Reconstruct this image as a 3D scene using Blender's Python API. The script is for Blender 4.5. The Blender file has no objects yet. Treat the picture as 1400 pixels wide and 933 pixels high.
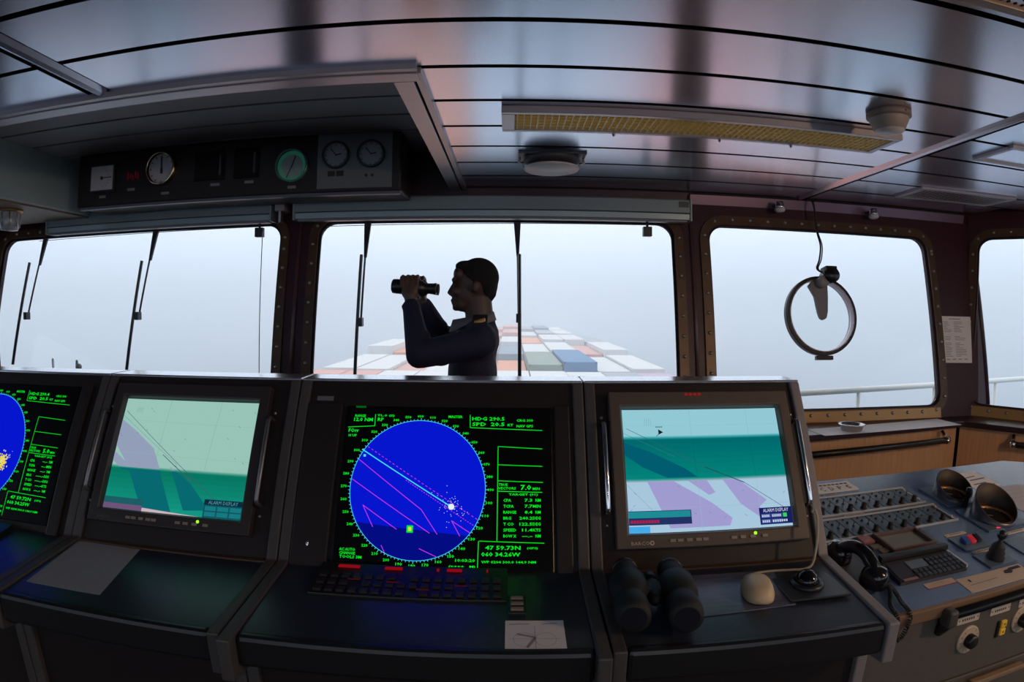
import bpy, bmesh, math, random
from mathutils import Vector, Matrix, Euler
random.seed(7)
R = math.radians
scene = bpy.context.scene
col = scene.collection

# ------------------------------------------------------------------ camera (wide barrel-distorted lens), sky, exposure
def camera_axes(yaw, pitch, roll):
    cr, sr, cp, sp, cy, sy = math.cos(roll), math.sin(roll), math.cos(pitch), math.sin(pitch), math.cos(yaw), math.sin(yaw)
    Rr = Matrix(((cr, 0, -sr), (0, 1, 0), (sr, 0, cr)))
    Rp = Matrix(((1, 0, 0), (0, cp, -sp), (0, sp, cp)))
    Ry = Matrix(((cy, sy, 0), (-sy, cy, 0), (0, 0, 1)))
    return Ry @ Rp @ Rr
A = camera_axes(.002, -.059, .006)
right, fwd, up = A.col[0], A.col[1], A.col[2]
cam_data = bpy.data.cameras.new('camera')
cam = bpy.data.objects.new('camera', cam_data)
col.objects.link(cam)
m = Matrix.Identity(4)
for i in range(3):
    m[i][0], m[i][1], m[i][2] = right[i], up[i], -fwd[i]
m[0][3], m[1][3], m[2][3] = 0, 0, 1.5
cam.matrix_world = m
cam_data.sensor_fit = 'HORIZONTAL'
cam_data.sensor_width = 36.0
cam_data.sensor_height = 24.0
cam_data.clip_start = .01
cam_data.clip_end = 5000
cam_data.type = 'PANO'
holder = cam_data if hasattr(cam_data, 'panorama_type') else cam_data.cycles
holder.panorama_type = 'FISHEYE_LENS_POLYNOMIAL'
holder.fisheye_fov = R(170)
KP = (0.0, -0.0494592725, -1.147032343e-05, 1.195184604e-05, -1.303597483e-07)
holder.fisheye_polynomial_k0, holder.fisheye_polynomial_k1, holder.fisheye_polynomial_k2, holder.fisheye_polynomial_k3, holder.fisheye_polynomial_k4 = KP
scene.camera = cam

vs = scene.view_settings
scene.display_settings.display_device = 'sRGB'
vs.view_transform = 'Standard'
vs.look = 'None'
vs.exposure = 0.0
vs.gamma = 1.0
vs.use_curve_mapping = False
scene.cycles.use_denoising = True
scene.cycles.volume_bounces = 6
scene.cycles.max_bounces = 10
scene.cycles.transparent_max_bounces = 16
scene.cycles.sample_clamp_indirect = 6

world = bpy.data.worlds.new('sky')
scene.world = world
world.use_nodes = True
nt = world.node_tree
nt.nodes.clear()
wo = nt.nodes.new('ShaderNodeOutputWorld')
bg = nt.nodes.new('ShaderNodeBackground')
tc = nt.nodes.new('ShaderNodeTexCoord')
sx = nt.nodes.new('ShaderNodeSeparateXYZ')
rp = nt.nodes.new('ShaderNodeValToRGB')
nt.links.new(tc.outputs['Generated'], sx.inputs[0])
nt.links.new(sx.outputs['Z'], rp.inputs[0])
rp.color_ramp.elements[0].position = 0.0
rp.color_ramp.elements[0].color = (.60, .72, .93, 1)
rp.color_ramp.elements[1].position = .30
rp.color_ramp.elements[1].color = (.90, .905, .93, 1)
nt.links.new(rp.outputs[0], bg.inputs['Color'])
bg.inputs['Strength'].default_value = 1.56
nt.links.new(bg.outputs[0], wo.inputs['Surface'])

# ------------------------------------------------------------------ materials
def lin(v):
    v /= 255.0
    return v / 12.92 if v <= .04045 else ((v + .055) / 1.055) ** 2.4
def rgb(r, g, b):
    return (lin(r), lin(g), lin(b), 1)
MATS = {}
def mat(name, color, rough=.5, metal=0.0, spec=.5, noise=0.0, nscale=30.0, bump=0.0, stretch=(1, 1, 1), emit=None, estr=1.0, coat=0.0, bdist=.01):
    if name in MATS: return MATS[name]
    mt = bpy.data.materials.new(name)
    mt.use_nodes = True
    t = mt.node_tree
    b = t.nodes['Principled BSDF']
    b.inputs['Base Color'].default_value = color
    b.inputs['Roughness'].default_value = rough
    b.inputs['Metallic'].default_value = metal
    b.inputs['Specular IOR Level'].default_value = spec
    b.inputs['Coat Weight'].default_value = coat
    if emit:
        b.inputs['Emission Color'].default_value = emit
        b.inputs['Emission Strength'].default_value = estr
    if noise or bump:
        tcn = t.nodes.new('ShaderNodeTexCoord')
        mp = t.nodes.new('ShaderNodeMapping')
        mp.inputs['Scale'].default_value = stretch
        nz = t.nodes.new('ShaderNodeTexNoise')
        nz.inputs['Scale'].default_value = nscale
        nz.inputs['Detail'].default_value = 4
        t.links.new(tcn.outputs['Object'], mp.inputs[0])
        t.links.new(mp.outputs[0], nz.inputs['Vector'])
        if noise:
            mx = t.nodes.new('ShaderNodeMix')
            mx.data_type = 'RGBA'
            mx.inputs[6].default_value = tuple(max(0, v * (1 - noise)) for v in color[:3]) + (1,)
            mx.inputs[7].default_value = tuple(min(1, v * (1 + noise)) for v in color[:3]) + (1,)
            t.links.new(nz.outputs['Fac'], mx.inputs[0])
            t.links.new(mx.outputs[2], b.inputs['Base Color'])
        if bump:
            bp = t.nodes.new('ShaderNodeBump')
            bp.inputs['Strength'].default_value = bump
            bp.inputs['Distance'].default_value = bdist
            t.links.new(nz.outputs['Fac'], bp.inputs['Height'])
            t.links.new(bp.outputs[0], b.inputs['Normal'])
    MATS[name] = mt
    return mt
def glow(name, color, s=1.0):
    if name in MATS: return MATS[name]
    mt = bpy.data.materials.new(name)
    mt.use_nodes = True
    t = mt.node_tree
    t.nodes.clear()
    o = t.nodes.new('ShaderNodeOutputMaterial')
    e = t.nodes.new('ShaderNodeEmission')
    e.inputs['Color'].default_value = color
    e.inputs['Strength'].default_value = s
    t.links.new(e.outputs[0], o.inputs['Surface'])
    MATS[name] = mt
    return mt
def pane_mat(name, tint, refl_rough=.0):
    mt = bpy.data.materials.new(name)
    mt.use_nodes = True
    t = mt.node_tree
    t.nodes.clear()
    o = t.nodes.new('ShaderNodeOutputMaterial')
    mx = t.nodes.new('ShaderNodeMixShader')
    tr = t.nodes.new('ShaderNodeBsdfTransparent')
    gl = t.nodes.new('ShaderNodeBsdfGlossy')
    fr = t.nodes.new('ShaderNodeFresnel')
    fr.inputs['IOR'].default_value = 1.2
    tr.inputs['Color'].default_value = tint
    gl.inputs['Roughness'].default_value = refl_rough
    t.links.new(fr.outputs[0], mx.inputs[0])
    t.links.new(tr.outputs[0], mx.inputs[1])
    t.links.new(gl.outputs[0], mx.inputs[2])
    t.links.new(mx.outputs[0], o.inputs['Surface'])
    MATS[name] = mt
    return mt

M_panel = mat('ceiling_panel_lacquer', (.5, .6, .8, 1), .23, .97, .5, noise=.10, nscale=1.0, stretch=(1.25, .22, 1))
t = M_panel.node_tree
mxn = [n_ for n_ in t.nodes if n_.type == 'MIX'][0]
mxn.inputs[6].default_value = (.66, .76, .96, 1)      # blue-grey lacquer, blue of the reflections painted in
mxn.inputs[7].default_value = (.84, .74, .86, 1)      # rosy tint painted in for pink reflections
mr = t.nodes.new('ShaderNodeMapRange'); mr.inputs[1].default_value = .42; mr.inputs[2].default_value = .66
nzn = [n_ for n_ in t.nodes if n_.type == 'TEX_NOISE'][0]; nzn.inputs['Detail'].default_value = 1.0
t.links.new(nzn.outputs['Fac'], mr.inputs[0]); t.links.new(mr.outputs[0], mxn.inputs[0])
tv = t.nodes.new('ShaderNodeCombineXYZ'); tv.inputs[1].default_value = 1.0      # brushed fore and aft
pb = t.nodes['Principled BSDF']; pb.inputs['Anisotropic'].default_value = .75; t.links.new(tv.outputs[0], pb.inputs['Tangent'])
M_dark = mat('dark_void', (.006, .006, .008, 1), .8)
M_maroon = mat('maroon_wall_paint', (.042, .010, .020, 1), .45, noise=.3, nscale=40)
M_frame = mat('window_frame_bronze', (.10, .058, .034, 1), .38, .3, .5, noise=.4, nscale=12)
M_bolt = mat('bolt_steel', (.45, .42, .40, 1), .3, .9)
M_alu = mat('pale_aluminium_trim', (.42, .40, .45, 1), .35, .4)
M_console = mat('console_black_paint', (.017, .0115, .012, 1), .5, 0, .4, noise=.35, nscale=160)
M_desk = mat('desk_dark_laminate', (.024, .032, .050, 1), .30, 0, .5, noise=.3, nscale=140)
M_cheek = mat('cheek_grey_paint', (.065, .058, .058, 1), .5, noise=.15, nscale=120)
M_edge = mat('console_top_edging', (.80, .82, .88, 1), .16, .9, .8)
M_bezel = mat('monitor_bezel_warm_lit', (.10, .075, .06, 1), .45)
M_bezel2 = mat('monitor_bezel_dark', (.035, .028, .028, 1), .45)
M_black = mat('black_plastic', (.012, .012, .014, 1), .35)
M_rubber = mat('black_rubber', (.009, .009, .010, 1), .65, noise=.3, nscale=80)
M_chrome = mat('chrome', (.75, .75, .77, 1), .15, 1)
M_blue_desk = mat('control_desk_blue_grey', (.115, .19, .34, 1), .26, 0, .6, noise=.12, nscale=90)
M_module = mat('module_plate', (.075, .125, .19, 1), .34, 0, .6)
M_greyfront = mat('apron_grey_brown', (.10, .088, .08, 1), .55, noise=.25, nscale=150)
M_paper = mat('white_paper', (.78, .76, .78, 1), .8)
M_papergrey = mat('grey_paper', (.30, .30, .33, 1), .8, noise=.1, nscale=60)
M_ink = mat('printed_ink', (.05, .05, .06, 1), .8)
M_greyink = mat('faint_ink', (.30, .29, .30, 1), .8)
M_plate = mat('engraved_label_plate', (.60, .52, .44, 1), .5)
M_mouse = mat('cream_plastic', (.66, .50, .30, 1), .4)
M_blind = mat('blind_box_metal', (.24, .30, .32, 1), .4, .3, .5)
M_white = mat('white_enamel', (.62, .62, .66, 1), .4)
M_rail = mat('white_painted_rail', (.72, .76, .76, 1), .5)
M_pane = pane_mat('window_glass', (.97, .985, .99, 1))

# ------------------------------------------------------------------ mesh helpers
class MB:
    def __init__(s): s.v = []; s.f = []; s.mi = []; s.cur = 0
    def add(s, vs, fs, M=None):
        o = len(s.v)
        s.v += [(M @ Vector(p)) if M else Vector(p) for p in vs]
        s.f += [tuple(i + o for i in f) for f in fs]
        s.mi += [s.cur] * len(fs)
        return s
    def box(s, x0, x1, y0, y1, z0, z1, M=None):
        return s.add([(x0, y0, z0), (x1, y0, z0), (x1, y1, z0), (x0, y1, z0), (x0, y0, z1), (x1, y0, z1), (x1, y1, z1), (x0, y1, z1)],
                     [(0, 3, 2, 1), (4, 5, 6, 7), (0, 1, 5, 4), (1, 2, 6, 5), (2, 3, 7, 6), (3, 0, 4, 7)], M)
    def quad(s, a, b, c, d, M=None): return s.add([a, b, c, d], [(0, 1, 2, 3)], M)
    def prism(s, pts, d, M=None):
        # pts: list of 3-d points (planar polygon), d: extrusion vector
        n = len(pts); d = Vector(d)
        v = [Vector(p) for p in pts] + [Vector(p) + d for p in pts]
        f = [tuple(range(n - 1, -1, -1)), tuple(range(n, 2 * n))] + [(i, (i + 1) % n, n + (i + 1) % n, n + i) for i in range(n)]
        return s.add(v, f, M)
    def lathe(s, prof, n=24, M=None, cap=True):
        # prof: list of (radius, z)
        v = []; f = []
        for r, z in prof:
            for k in range(n):
                a = 2 * math.pi * k / n
                v.append((r * math.cos(a), r * math.sin(a), z))
        for j in range(len(prof) - 1):
            for k in range(n):
                k2 = (k + 1) % n
                f.append((j * n + k, j * n + k2, (j + 1) * n + k2, (j + 1) * n + k))
        if cap:
            f.append(tuple(range(n - 1, -1, -1)))
            f.append(tuple(range((len(prof) - 1) * n, len(prof) * n)))
        return s.add(v, f, M)
    def tube(s, path, r, n=8, M=None, closed=False):
        path = [Vector(p) for p in path]
        rs = r if isinstance(r, (list, tuple)) else [r] * len(path)
        v = []; f = []; N = len(path); ref = None
        for i, p in enumerate(path):
            a = path[(i - 1) % N] if (closed or i > 0) else p
            b = path[(i + 1) % N] if (closed or i < N - 1) else p
            t = (b - a).normalized()
            if ref is None:
                ref = t.cross(Vector((0, 0, 1)))
                if ref.length < .1: ref = t.cross(Vector((1, 0, 0)))
            ref = (ref - t * ref.dot(t)).normalized()
            w = t.cross(ref)
            for k in range(n):
                g = 2 * math.pi * k / n
                v.append(p + (ref * math.cos(g) + w * math.sin(g)) * rs[i])
        for i in range(N if closed else N - 1):
            j = (i + 1) % N
            for k in range(n):
                k2 = (k + 1) % n
                f.append((i * n + k, i * n + k2, j * n + k2, j * n + k))
        if not closed:
            f.append(tuple(range(n - 1, -1, -1))); f.append(tuple(range((N - 1) * n, N * n)))
        return s.add(v, f, M)
    def ball(s, c, r, n=12, m=8, M=None):
        rx, ry, rz = r if isinstance(r, (list, tuple)) else (r, r, r)
        v = [(c[0], c[1], c[2] - rz)]; f = []
        for j in range(1, m):
            t = math.pi * j / m
            for k in range(n):
                a = 2 * math.pi * k / n
                v.append((c[0] + rx * math.sin(t) * math.cos(a), c[1] + ry * math.sin(t) * math.sin(a), c[2] - rz * math.cos(t)))
        v.append((c[0], c[1], c[2] + rz)); L = len(v) - 1
        for k in range(n):
            k2 = (k + 1) % n
            f.append((0, 1 + k2, 1 + k))
            for j in range(m - 2): f.append((1 + j * n + k, 1 + j * n + k2, 1 + (j + 1) * n + k2, 1 + (j + 1) * n + k))
            f.append((L, 1 + (m - 2) * n + k, 1 + (m - 2) * n + k2))
        return s.add(v, f, M)
    def caps(s, a, b, ra, rb, n=12, M=None):
        # tapered capsule
        a, b = Vector(a), Vector(b); d = (b - a).normalized()
        k = 4; path = []; rs = []
        for i in range(k): t = math.pi / 2 * (i / k); path.append(a - d * ra * math.cos(t)); rs.append(max(1e-4, ra * math.sin(t)))
        path.append(a); rs.append(ra); path.append(b); rs.append(rb)
        for i in range(1, k + 1): t = math.pi / 2 * (i / k); path.append(b + d * rb * math.sin(t)); rs.append(max(1e-4, rb * math.cos(t)))
        return s.tube(path, rs, n, M)
    def text(s, string, x, y, w, h, z=0.0, M=None, bold=0.0):
        # flat lettering: lower-left at (x, y), fitted to w x h
        cu = bpy.data.curves.new('lettering', 'FONT')
        cu.body = string; cu.resolution_u = 1; cu.offset = bold
        ob = bpy.data.objects.new('lettering', cu)
        col.objects.link(ob)
        me = bpy.data.meshes.new_from_object(ob)
        col.objects.unlink(ob); bpy.data.objects.remove(ob); 
        if len(me.vertices):
            xs = [v.co.x for v in me.vertices]; ys = [v.co.y for v in me.vertices]
            x0, x1, y1 = min(xs), max(xs), max(max(ys), .5)
            y0 = min(0, min(ys)) if string.strip('-. ') == '' else min(ys)
            if string.strip('-. ') == '': y1 = .7
            fx = w / max(1e-6, x1 - x0); fy = h / max(1e-6, y1 - y0)
            s.add([(x + (v.co.x - x0) * fx, y + (v.co.y - y0) * fy, z) for v in me.vertices], [tuple(p.vertices) for p in me.polygons], M)
        bpy.data.meshes.remove(me); bpy.data.curves.remove(cu)
        return s
    def line(s, a, b, w, z=0.0, M=None):
        a = Vector((a[0], a[1], 0)); b = Vector((b[0], b[1], 0)); d = (b - a).normalized(); n = Vector((-d.y, d.x, 0)) * w / 2; k = Vector((0, 0, z))
        return s.quad(a - n + k, b - n + k, b + n + k, a + n + k, M)
    def rect(s, x0, x1, y0, y1, z=0.0, M=None): return s.quad((x0, y0, z), (x1, y0, z), (x1, y1, z), (x0, y1, z), M)
    def mesh(s, name, mats, smooth=False):
        me = bpy.data.meshes.new(name)
        me.from_pydata([tuple(v) for v in s.v], [], s.f)
        for m_ in (mats if isinstance(mats, (list, tuple)) else [mats]): me.materials.append(m_)
        me.polygons.foreach_set('material_index', s.mi)
        if smooth: me.polygons.foreach_set('use_smooth', [True] * len(me.polygons))
        me.validate(); me.update()
        return me
    def build(s, name, mats, parent=None, smooth=False, bevel=0.0, **kw):
        o = link(name, s.mesh(name, mats, smooth), parent)
        if bevel:
            b = o.modifiers.new('bevel', 'BEVEL'); b.width = bevel; b.segments = 2; b.limit_method = 'ANGLE'; b.angle_limit = R(40)
        return o
def link(name, data, parent=None, M=None):
    o = bpy.data.objects.new(name, data)
    col.objects.link(o)
    if parent: o.parent = parent
    if M is not None: o.matrix_local = M
    return o
def tag(o, label=None, cat=None, group=None, kind=None):
    if label: o['label'] = label
    if cat: o['category'] = cat
    if group: o['group'] = group
    if kind: o['kind'] = kind
    return o
def thing(name, label, cat, M=None, group=None, loc=None):
    o = bpy.data.objects.new(name, None)
    o.empty_display_size = .05
    col.objects.link(o)
    if loc is not None: M = Matrix.Translation(loc)
    if M is not None: o.matrix_world = M
    return tag(o, label, cat, group)
def struct(o): o['kind'] = 'structure'; return o
def smooth_angle(o): 
    for p in o.data.polygons: p.use_smooth = True
    return o
def T(x, y, z): return Matrix.Translation((x, y, z))
def frame(O, u, v):
    # matrix with x axis u, y axis v, z axis u x v
    u = Vector(u).normalized(); v = Vector(v).normalized(); n = u.cross(v)
    M = Matrix.Identity(4)
    for i in range(3): M[i][0], M[i][1], M[i][2], M[i][3] = u[i], v[i], n[i], O[i]
    return M
def rrect(x0, x1, y0, y1, r, n=6):
    pts = []
    for cx, cy, a0 in ((x1 - r, y1 - r, 0), (x0 + r, y1 - r, 90), (x0 + r, y0 + r, 180), (x1 - r, y0 + r, 270)):
        for k in range(n + 1):
            a = R(a0 + 90 * k / n); pts.append((cx + r * math.cos(a), cy + r * math.sin(a)))
    return pts

# ------------------------------------------------------------------ the setting: floor, walls, ceiling
CEIL = 2.25
M_floor = mat('dark_vinyl_floor', (.03, .03, .035, 1), .5, noise=.2, nscale=20)
M_wall = mat('wall_laminate', (.10, .085, .075, 1), .5)
struct(MB().box(-5.6, 5.6, -3.2, 3.3, -.1, 0).build('floor', M_floor))

FW = frame((0, 3.6, 2.25), (1, 0, 0), (0, .2, 1))               # raked front wall, local x right, y up, z inward
RW = frame((3.36, 3.62, 2.25), (.6, -.8, 0), (.16, .12, 1))     # angled side wall to starboard
LW = frame((-4.05 - 1.5, 3.62 - 2.0, 2.25), (.6, .8, 0), (-.16, .12, 1))  # angled side wall to port (x runs forward)
def wall_with_holes(name, M, x0, x1, y0, y1, holes, material, t=.05):
    bm = bmesh.new()
    loops = [[(x0, y0), (x1, y0), (x1, y1), (x0, y1)]] + [rrect(*h) for h in holes]
    edges = []
    for L in loops:
        vs_ = [bm.verts.new((p[0], p[1], 0)) for p in L]
        edges += [bm.edges.new((vs_[i], vs_[(i + 1) % len(vs_)])) for i in range(len(vs_))]
    bmesh.ops.triangle_fill(bm, use_beauty=True, use_dissolve=False, edges=edges)
    ext = bmesh.ops.extrude_face_region(bm, geom=bm.faces[:])
    for v in [g for g in ext['geom'] if isinstance(g, bmesh.types.BMVert)]: v.co.z -= t
    bmesh.ops.recalc_face_normals(bm, faces=bm.faces[:])
    me = bpy.data.meshes.new(name); bm.to_mesh(me); bm.free()
    me.materials.append(material)
    o = link(name, me); o.matrix_world = M
    return struct(o)
WIN = [(-3.87, -1.475, -1.40, -.214, .10), (-1.215, 1.015, -1.40, -.214, .10), (1.25, 2.93, -1.40, -.214, .10)]
wall_with_holes('wall_front', FW, -4.2, 3.40, -2.3, .28, WIN, M_maroon)
WR = [(.12, 1.50, -1.40, -.19, .10)]
wall_with_holes('wall_right', RW, 0, 2.3, -2.3, .28, WR, M_maroon)
WL = [(.9, 2.35, -1.40, -.214, .10)]
wall_with_holes('wall_left', LW, .2, 2.5, -2.3, .28, WL, M_maroon)
WSA = frame((4.74, 1.85, 2.25), (0, -1, 0), (0, 0, 1))          # aft part of the starboard side, unseen windows added for interior light
wall_with_holes('wall_starboard_aft', WSA, 0, 5.0, -2.3, .28, [(.3, 2.3, -1.40, -.20, .10), (2.6, 4.4, -1.40, -.20, .10)], M_wall)
WPA = frame((-5.44, -3.15, 2.25), (0, 1, 0), (0, 0, 1))  # port side aft, unseen windows added to brighten the interior
wall_with_holes('wall_port_aft', WPA, 0, 5.0, -2.3, .28, [(.6, 2.4, -1.40, -.20, .10), (2.7, 4.7, -1.40, -.20, .10)], M_wall)
WBK = frame((5.5, -3.15, 2.25), (-1, 0, 0), (0, 0, 1))           # aft wall, unseen windows added to light the aft-facing surfaces
BKW = [(.9, 3.0, -1.30, -.25, .10), (3.4, 5.3, -1.30, -.25, .10), (5.7, 7.6, -1.30, -.25, .10), (8.0, 10.1, -1.30, -.25, .10)]
wall_with_holes('wall_back', WBK, 0, 11, -2.3, .28, BKW, M_wall)
bolt_me = MB().lathe([(.011, 0), (.011, .004), (.007, .010), (.0, .011)], 10, cap=False).mesh('bolt', M_bolt, True)
def window(n, M, h):
    x0, x1, y0, y1, r = h
    W = bpy.data.objects.new('window_%d' % n, None); col.objects.link(W); W.matrix_world = M; W['kind'] = 'structure'
    # flange frame
    e = .062
    outer = rrect(x0 - e, x1 + e, y0 - e, y1 + e, r + e); inner = rrect(x0 - .004, x1 + .004, y0 - .004, y1 + .004, r)
    N = len(outer); mb = MB()
    v = [(p[0], p[1], 0.001) for p in outer] + [(p[0], p[1], .014) for p in outer] + [(p[0], p[1], .014) for p in inner] + [(p[0], p[1], -.05) for p in inner]
    f = []
    for i in range(N):
        j = (i + 1) % N
        for k in range(3): f.append((k * N + i, k * N + j, (k + 1) * N + j, (k + 1) * N + i))
    mb.add(v, f).build('window_frame', M_frame, W)
    # rubber bead round the glass
    mb = MB(); bead = rrect(x0 + .004, x1 - .004, y0 + .004, y1 - .004, r)
    mb.tube([(p[0], p[1], -.012) for p in bead], .007, 6, closed=True).build('glazing_bead', M_black, W, smooth=True)
    mb = MB(); p2 = rrect(x0, x1, y0, y1, r)
    mb.prism([(p[0], p[1], -.036) for p in p2], (0, 0, .008)).build('pane', M_pane, W)
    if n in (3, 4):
        MB().box(x0 + .01, x1 - .01, y0 - .080, y0 - .008, .001, .0165).build('lit_flange_strip', mat('golden_lit_flange', (.40, .22, .08, 1), .32, .4), W, bevel=.003)  # warm lamplight on the bottom flange, painted as a golden strip
    # bolts all round the flange
    mid = rrect(x0 - .034, x1 + .034, y0 - .034, y1 + .034, r + .034)
    pts = []; L = 0; step = .125; acc = 0
    for i in range(N):
        a = Vector(mid[i]); b = Vector(mid[(i + 1) % N]); d = (b - a).length; t = step - acc if acc else 0
        while t <= d:
            pts.append(a + (b - a) * (t / d if d else 0)); t += step
        acc = (acc + d) % step if d else acc
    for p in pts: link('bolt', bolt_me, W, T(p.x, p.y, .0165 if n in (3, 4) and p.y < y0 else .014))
    return W
for i, h in enumerate(WIN): window(i + 1, FW, h)
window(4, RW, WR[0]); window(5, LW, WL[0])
for k_, h_ in enumerate(BKW): window(10 + k_, WBK, h_)
window(6, WSA, (.3, 2.3, -1.40, -.20, .10)); window(7, WSA, (2.6, 4.4, -1.40, -.20, .10)); window(8, WPA, (.6, 2.4, -1.40, -.20, .10)); window(9, WPA, (2.7, 4.7, -1.40, -.20, .10))
# vertical cover strips on the posts between the windows
M_strip = mat('maroon_cover_strip', (.11, .045, .05, 1), .35, 0, .6)
for i, xx in enumerate((-1.345, 1.1325)):
    o = MB().tube([(xx, -1.6, .004), (xx, -.02, .004)], .012, 8).build('trim_%d' % (i + 1), M_strip, smooth=True); o.matrix_world = FW; struct(o)
o = MB().tube([(3.385, 3.60, 2.22), (3.385, 3.32, .8)], .02, 8).build('trim_3', M_maroon, smooth=True); struct(o)

# sill board under the starboard windows, wood panel below, grab rails
M_wood = mat('oak_veneer', (.66, .38, .21, 1), .5, noise=.28, nscale=7, stretch=(14, 14, .5))
M_sill = mat('sill_dark_edge', (.035, .014, .022, 1), .3, 0, .6)
S0, S1, S2 = Vector((1.0, 2.86, 0)), Vector((2.98, 3.13, 0)), Vector((4.1, 1.72, 0))
sb = MB().prism([(1.0, 3.36, .765), (3.30, 3.36, .765), (4.75, 1.5, .765), (4.2, 1.60, .765), (2.98, 3.13, .765), (1.0, 2.86, .765)][::-1], (0, 0, .038))
tag(sb.build('window_sill', M_sill, bevel=.006), 'dark maroon sill board running under the starboard windows', 'sill', kind='structure')
pw = MB()
def vpanel(mb, a, b, z0, z1, t=.03):
    d = (b - a).normalized(); n = Vector((-d.y, d.x, 0)) * t
    mb.prism([(a.x, a.y, z0), (b.x, b.y, z0), (b.x, b.y, z1), (a.x, a.y, z1)], n)
p0, p1, p2_, p3 = Vector((1.0, 2.93, 0)), Vector((2.97, 3.19, 0)), Vector((3.0, 3.19, 0)), Vector((4.25, 1.6, 0))
a_ = MB(); vpanel(a_, p0, p1, .0, .765); struct(a_.build('wall_panel', M_wood))
a_ = MB(); vpanel(a_, p2_, p3, .0, .765); struct(a_.build('wall_panel', M_wood))
def grab_rail(a, b, label, z=.695):
    a = Vector((a[0], a[1], 0)); b = Vector((b[0], b[1], 0)); d = (b - a).normalized(); n = Vector((d.y, -d.x, 0))
    t = thing('grab_rail', label, 'hand rail', loc=(a.x, a.y, z), group='grab rails under the sill')
    L = (b - a).length
    MB().tube([(0, 0, 0), tuple(d * L)], .020, 12).build('bar', M_black, t, smooth=True)
    for s_ in (0, L):
        e = d * s_; k = MB()
        k.tube([tuple(e - d * .014 * (1 if s_ == 0 else -1)), tuple(e + d * .02 * (1 if s_ == 0 else -1))], .025, 14)
        k.build('end_cap', M_chrome, t, smooth=True)
        k = MB(); k.tube([tuple(e + Vector((0, 0, .0))), tuple(e + Vector((0, 0, .05)) - n * .05)], .014, 10); k.build('bracket', M_chrome, t, smooth=True)
    return t
grab_rail((1.35, 2.885), (2.80, 3.085), 'long black grab rail on the oak panel below the ashtray')
grab_rail((3.17, 2.865), (3.95, 1.87), 'black grab rail on the angled oak panel at the right edge')

# ceiling slab and panels
ceil = struct(MB().box(-5.6, 5.6, -3.2, 3.75, 2.53, 2.6).build('ceiling', M_dark))
SE = [1.111 + .3053 * i for i in range(-14, 9)]          # panel joints, front joint last
def wall_x(y):   # starboard end of the ceiling at depth y
    return 3.36 + (3.62 - y) * .75 if y > 1.85 else 4.72
def wall_xl(y): return -(4.05 + (3.62 - y) * .75) if y > 1.85 else -5.42
gap = .026
def panel(x0, x1, y0, y1, z=CEIL, t=.02):
    mb = MB(); mb.box(x0, x1, y0 + gap / 2, y1 - gap / 2, z, z + t)
    mb.mi = [0, 1, 1, 1, 1, 1]                      # dark edges: joint shade put into the colour, hides lamp glints
    o = mb.build('ceiling_panel', [M_panel, M_dark], ceil)
    return o
BARL, BARR = (-1.475, -1.368), (1.86, 1.965)
for i in range(len(SE) - 1):
    y0, y1 = SE[i], SE[i + 1]
    if y0 < -1.5: continue
    xr = wall_x(y1); xl = wall_xl(y1)
    if y0 < 1.70:
        panel(xl, BARL[0], y0, y1); panel(BARL[1], BARR[0], y0, y1)
    else:
        panel(-.285, BARR[0], y0, y1)
    panel(BARR[1], xr, y0, y1)
yl = SE[-1]
panel(-.285, BARR[0], yl, 3.60, CEIL - .006); panel(BARR[1], 3.30, yl, 3.60, CEIL - .006)
MB().box(-5.4, 4.7, -3.1, SE[8], CEIL, CEIL + .02).build('ceiling_panel', M_panel, ceil)
# fore-and-aft cover bars
def cover_bar(name, xa, xb, y0, y1):
    mb = MB(); mb.prism([(xa, y0, CEIL + .01), (xa + .012, y0, CEIL - .006), (xa + .03, y0, CEIL - .012), (xb - .03, y0, CEIL - .012), (xb - .012, y0, CEIL - .006), (xb, y0, CEIL + .01)], (0, y1 - y0, 0))
    return struct(mb.build(name, M_panel))
cover_bar('trim_4', BARL[0] + .024, BARL[1] - .024, -1.4, 1.70)
cover_bar('trim_5', BARR[0] + .024, BARR[1] - .024, -1.4, 3.60)
# dark fascia between the ceiling and the window heads
struct(MB().box(-4.1, 1.13, 3.585, 3.62, 2.10, 2.54).build('trim_6', M_maroon))
struct(MB().prism([(1.14, 3.60, 2.11), (3.33, 3.60, 2.11), (3.33, 3.57, 2.235), (1.14, 3.57, 2.235)][::-1], (0, .02, .004)).build('trim_13', mat('lilac_fascia_sheen', (.24, .16, .23, 1), .3, .5)))  # starboard fascia: its reflected light painted in as a lighter lilac

# raised pocket for the instruments, edged with a pale metal rim
PZ = 2.48; PX0, PX1, PY0 = -2.90, -.36, 1.775
PS = [PY0, 2.01, 2.29, 2.573, 2.835, 3.10, 3.58]
for i in range(len(PS) - 1):
    MB().box(PX0, PX1, PS[i] + .009, PS[i + 1] - .009, PZ, PZ + .02).build('ceiling_panel', mat('pocket_panel_paint', (.30, .29, .33, 1), .5, 0, .5), ceil, bevel=.003)
M_pocket = mat('pocket_side_grey', (.36, .46, .47, 1), .5)
struct(MB().box(PX1, PX1 + .03, PY0, 3.58, CEIL, 2.53).build('trim_7', M_pocket))
struct(MB().box(PX0 - .5, PX1 + .03, PY0 - .03, PY0, CEIL, 2.53).build('trim_8', M_pocket))
struct(MB().box(-4.6, PX0, PY0, 3.52, 2.14, 2.53).build('trim_9', M_pocket, bevel=.01))
struct(MB().box(-4.6, PX0 - .01, PY0 + .2, 3.45, 2.128, 2.14).build('trim_10', mat('brown_underside', (.20, .13, .09, 1), .5)))
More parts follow.
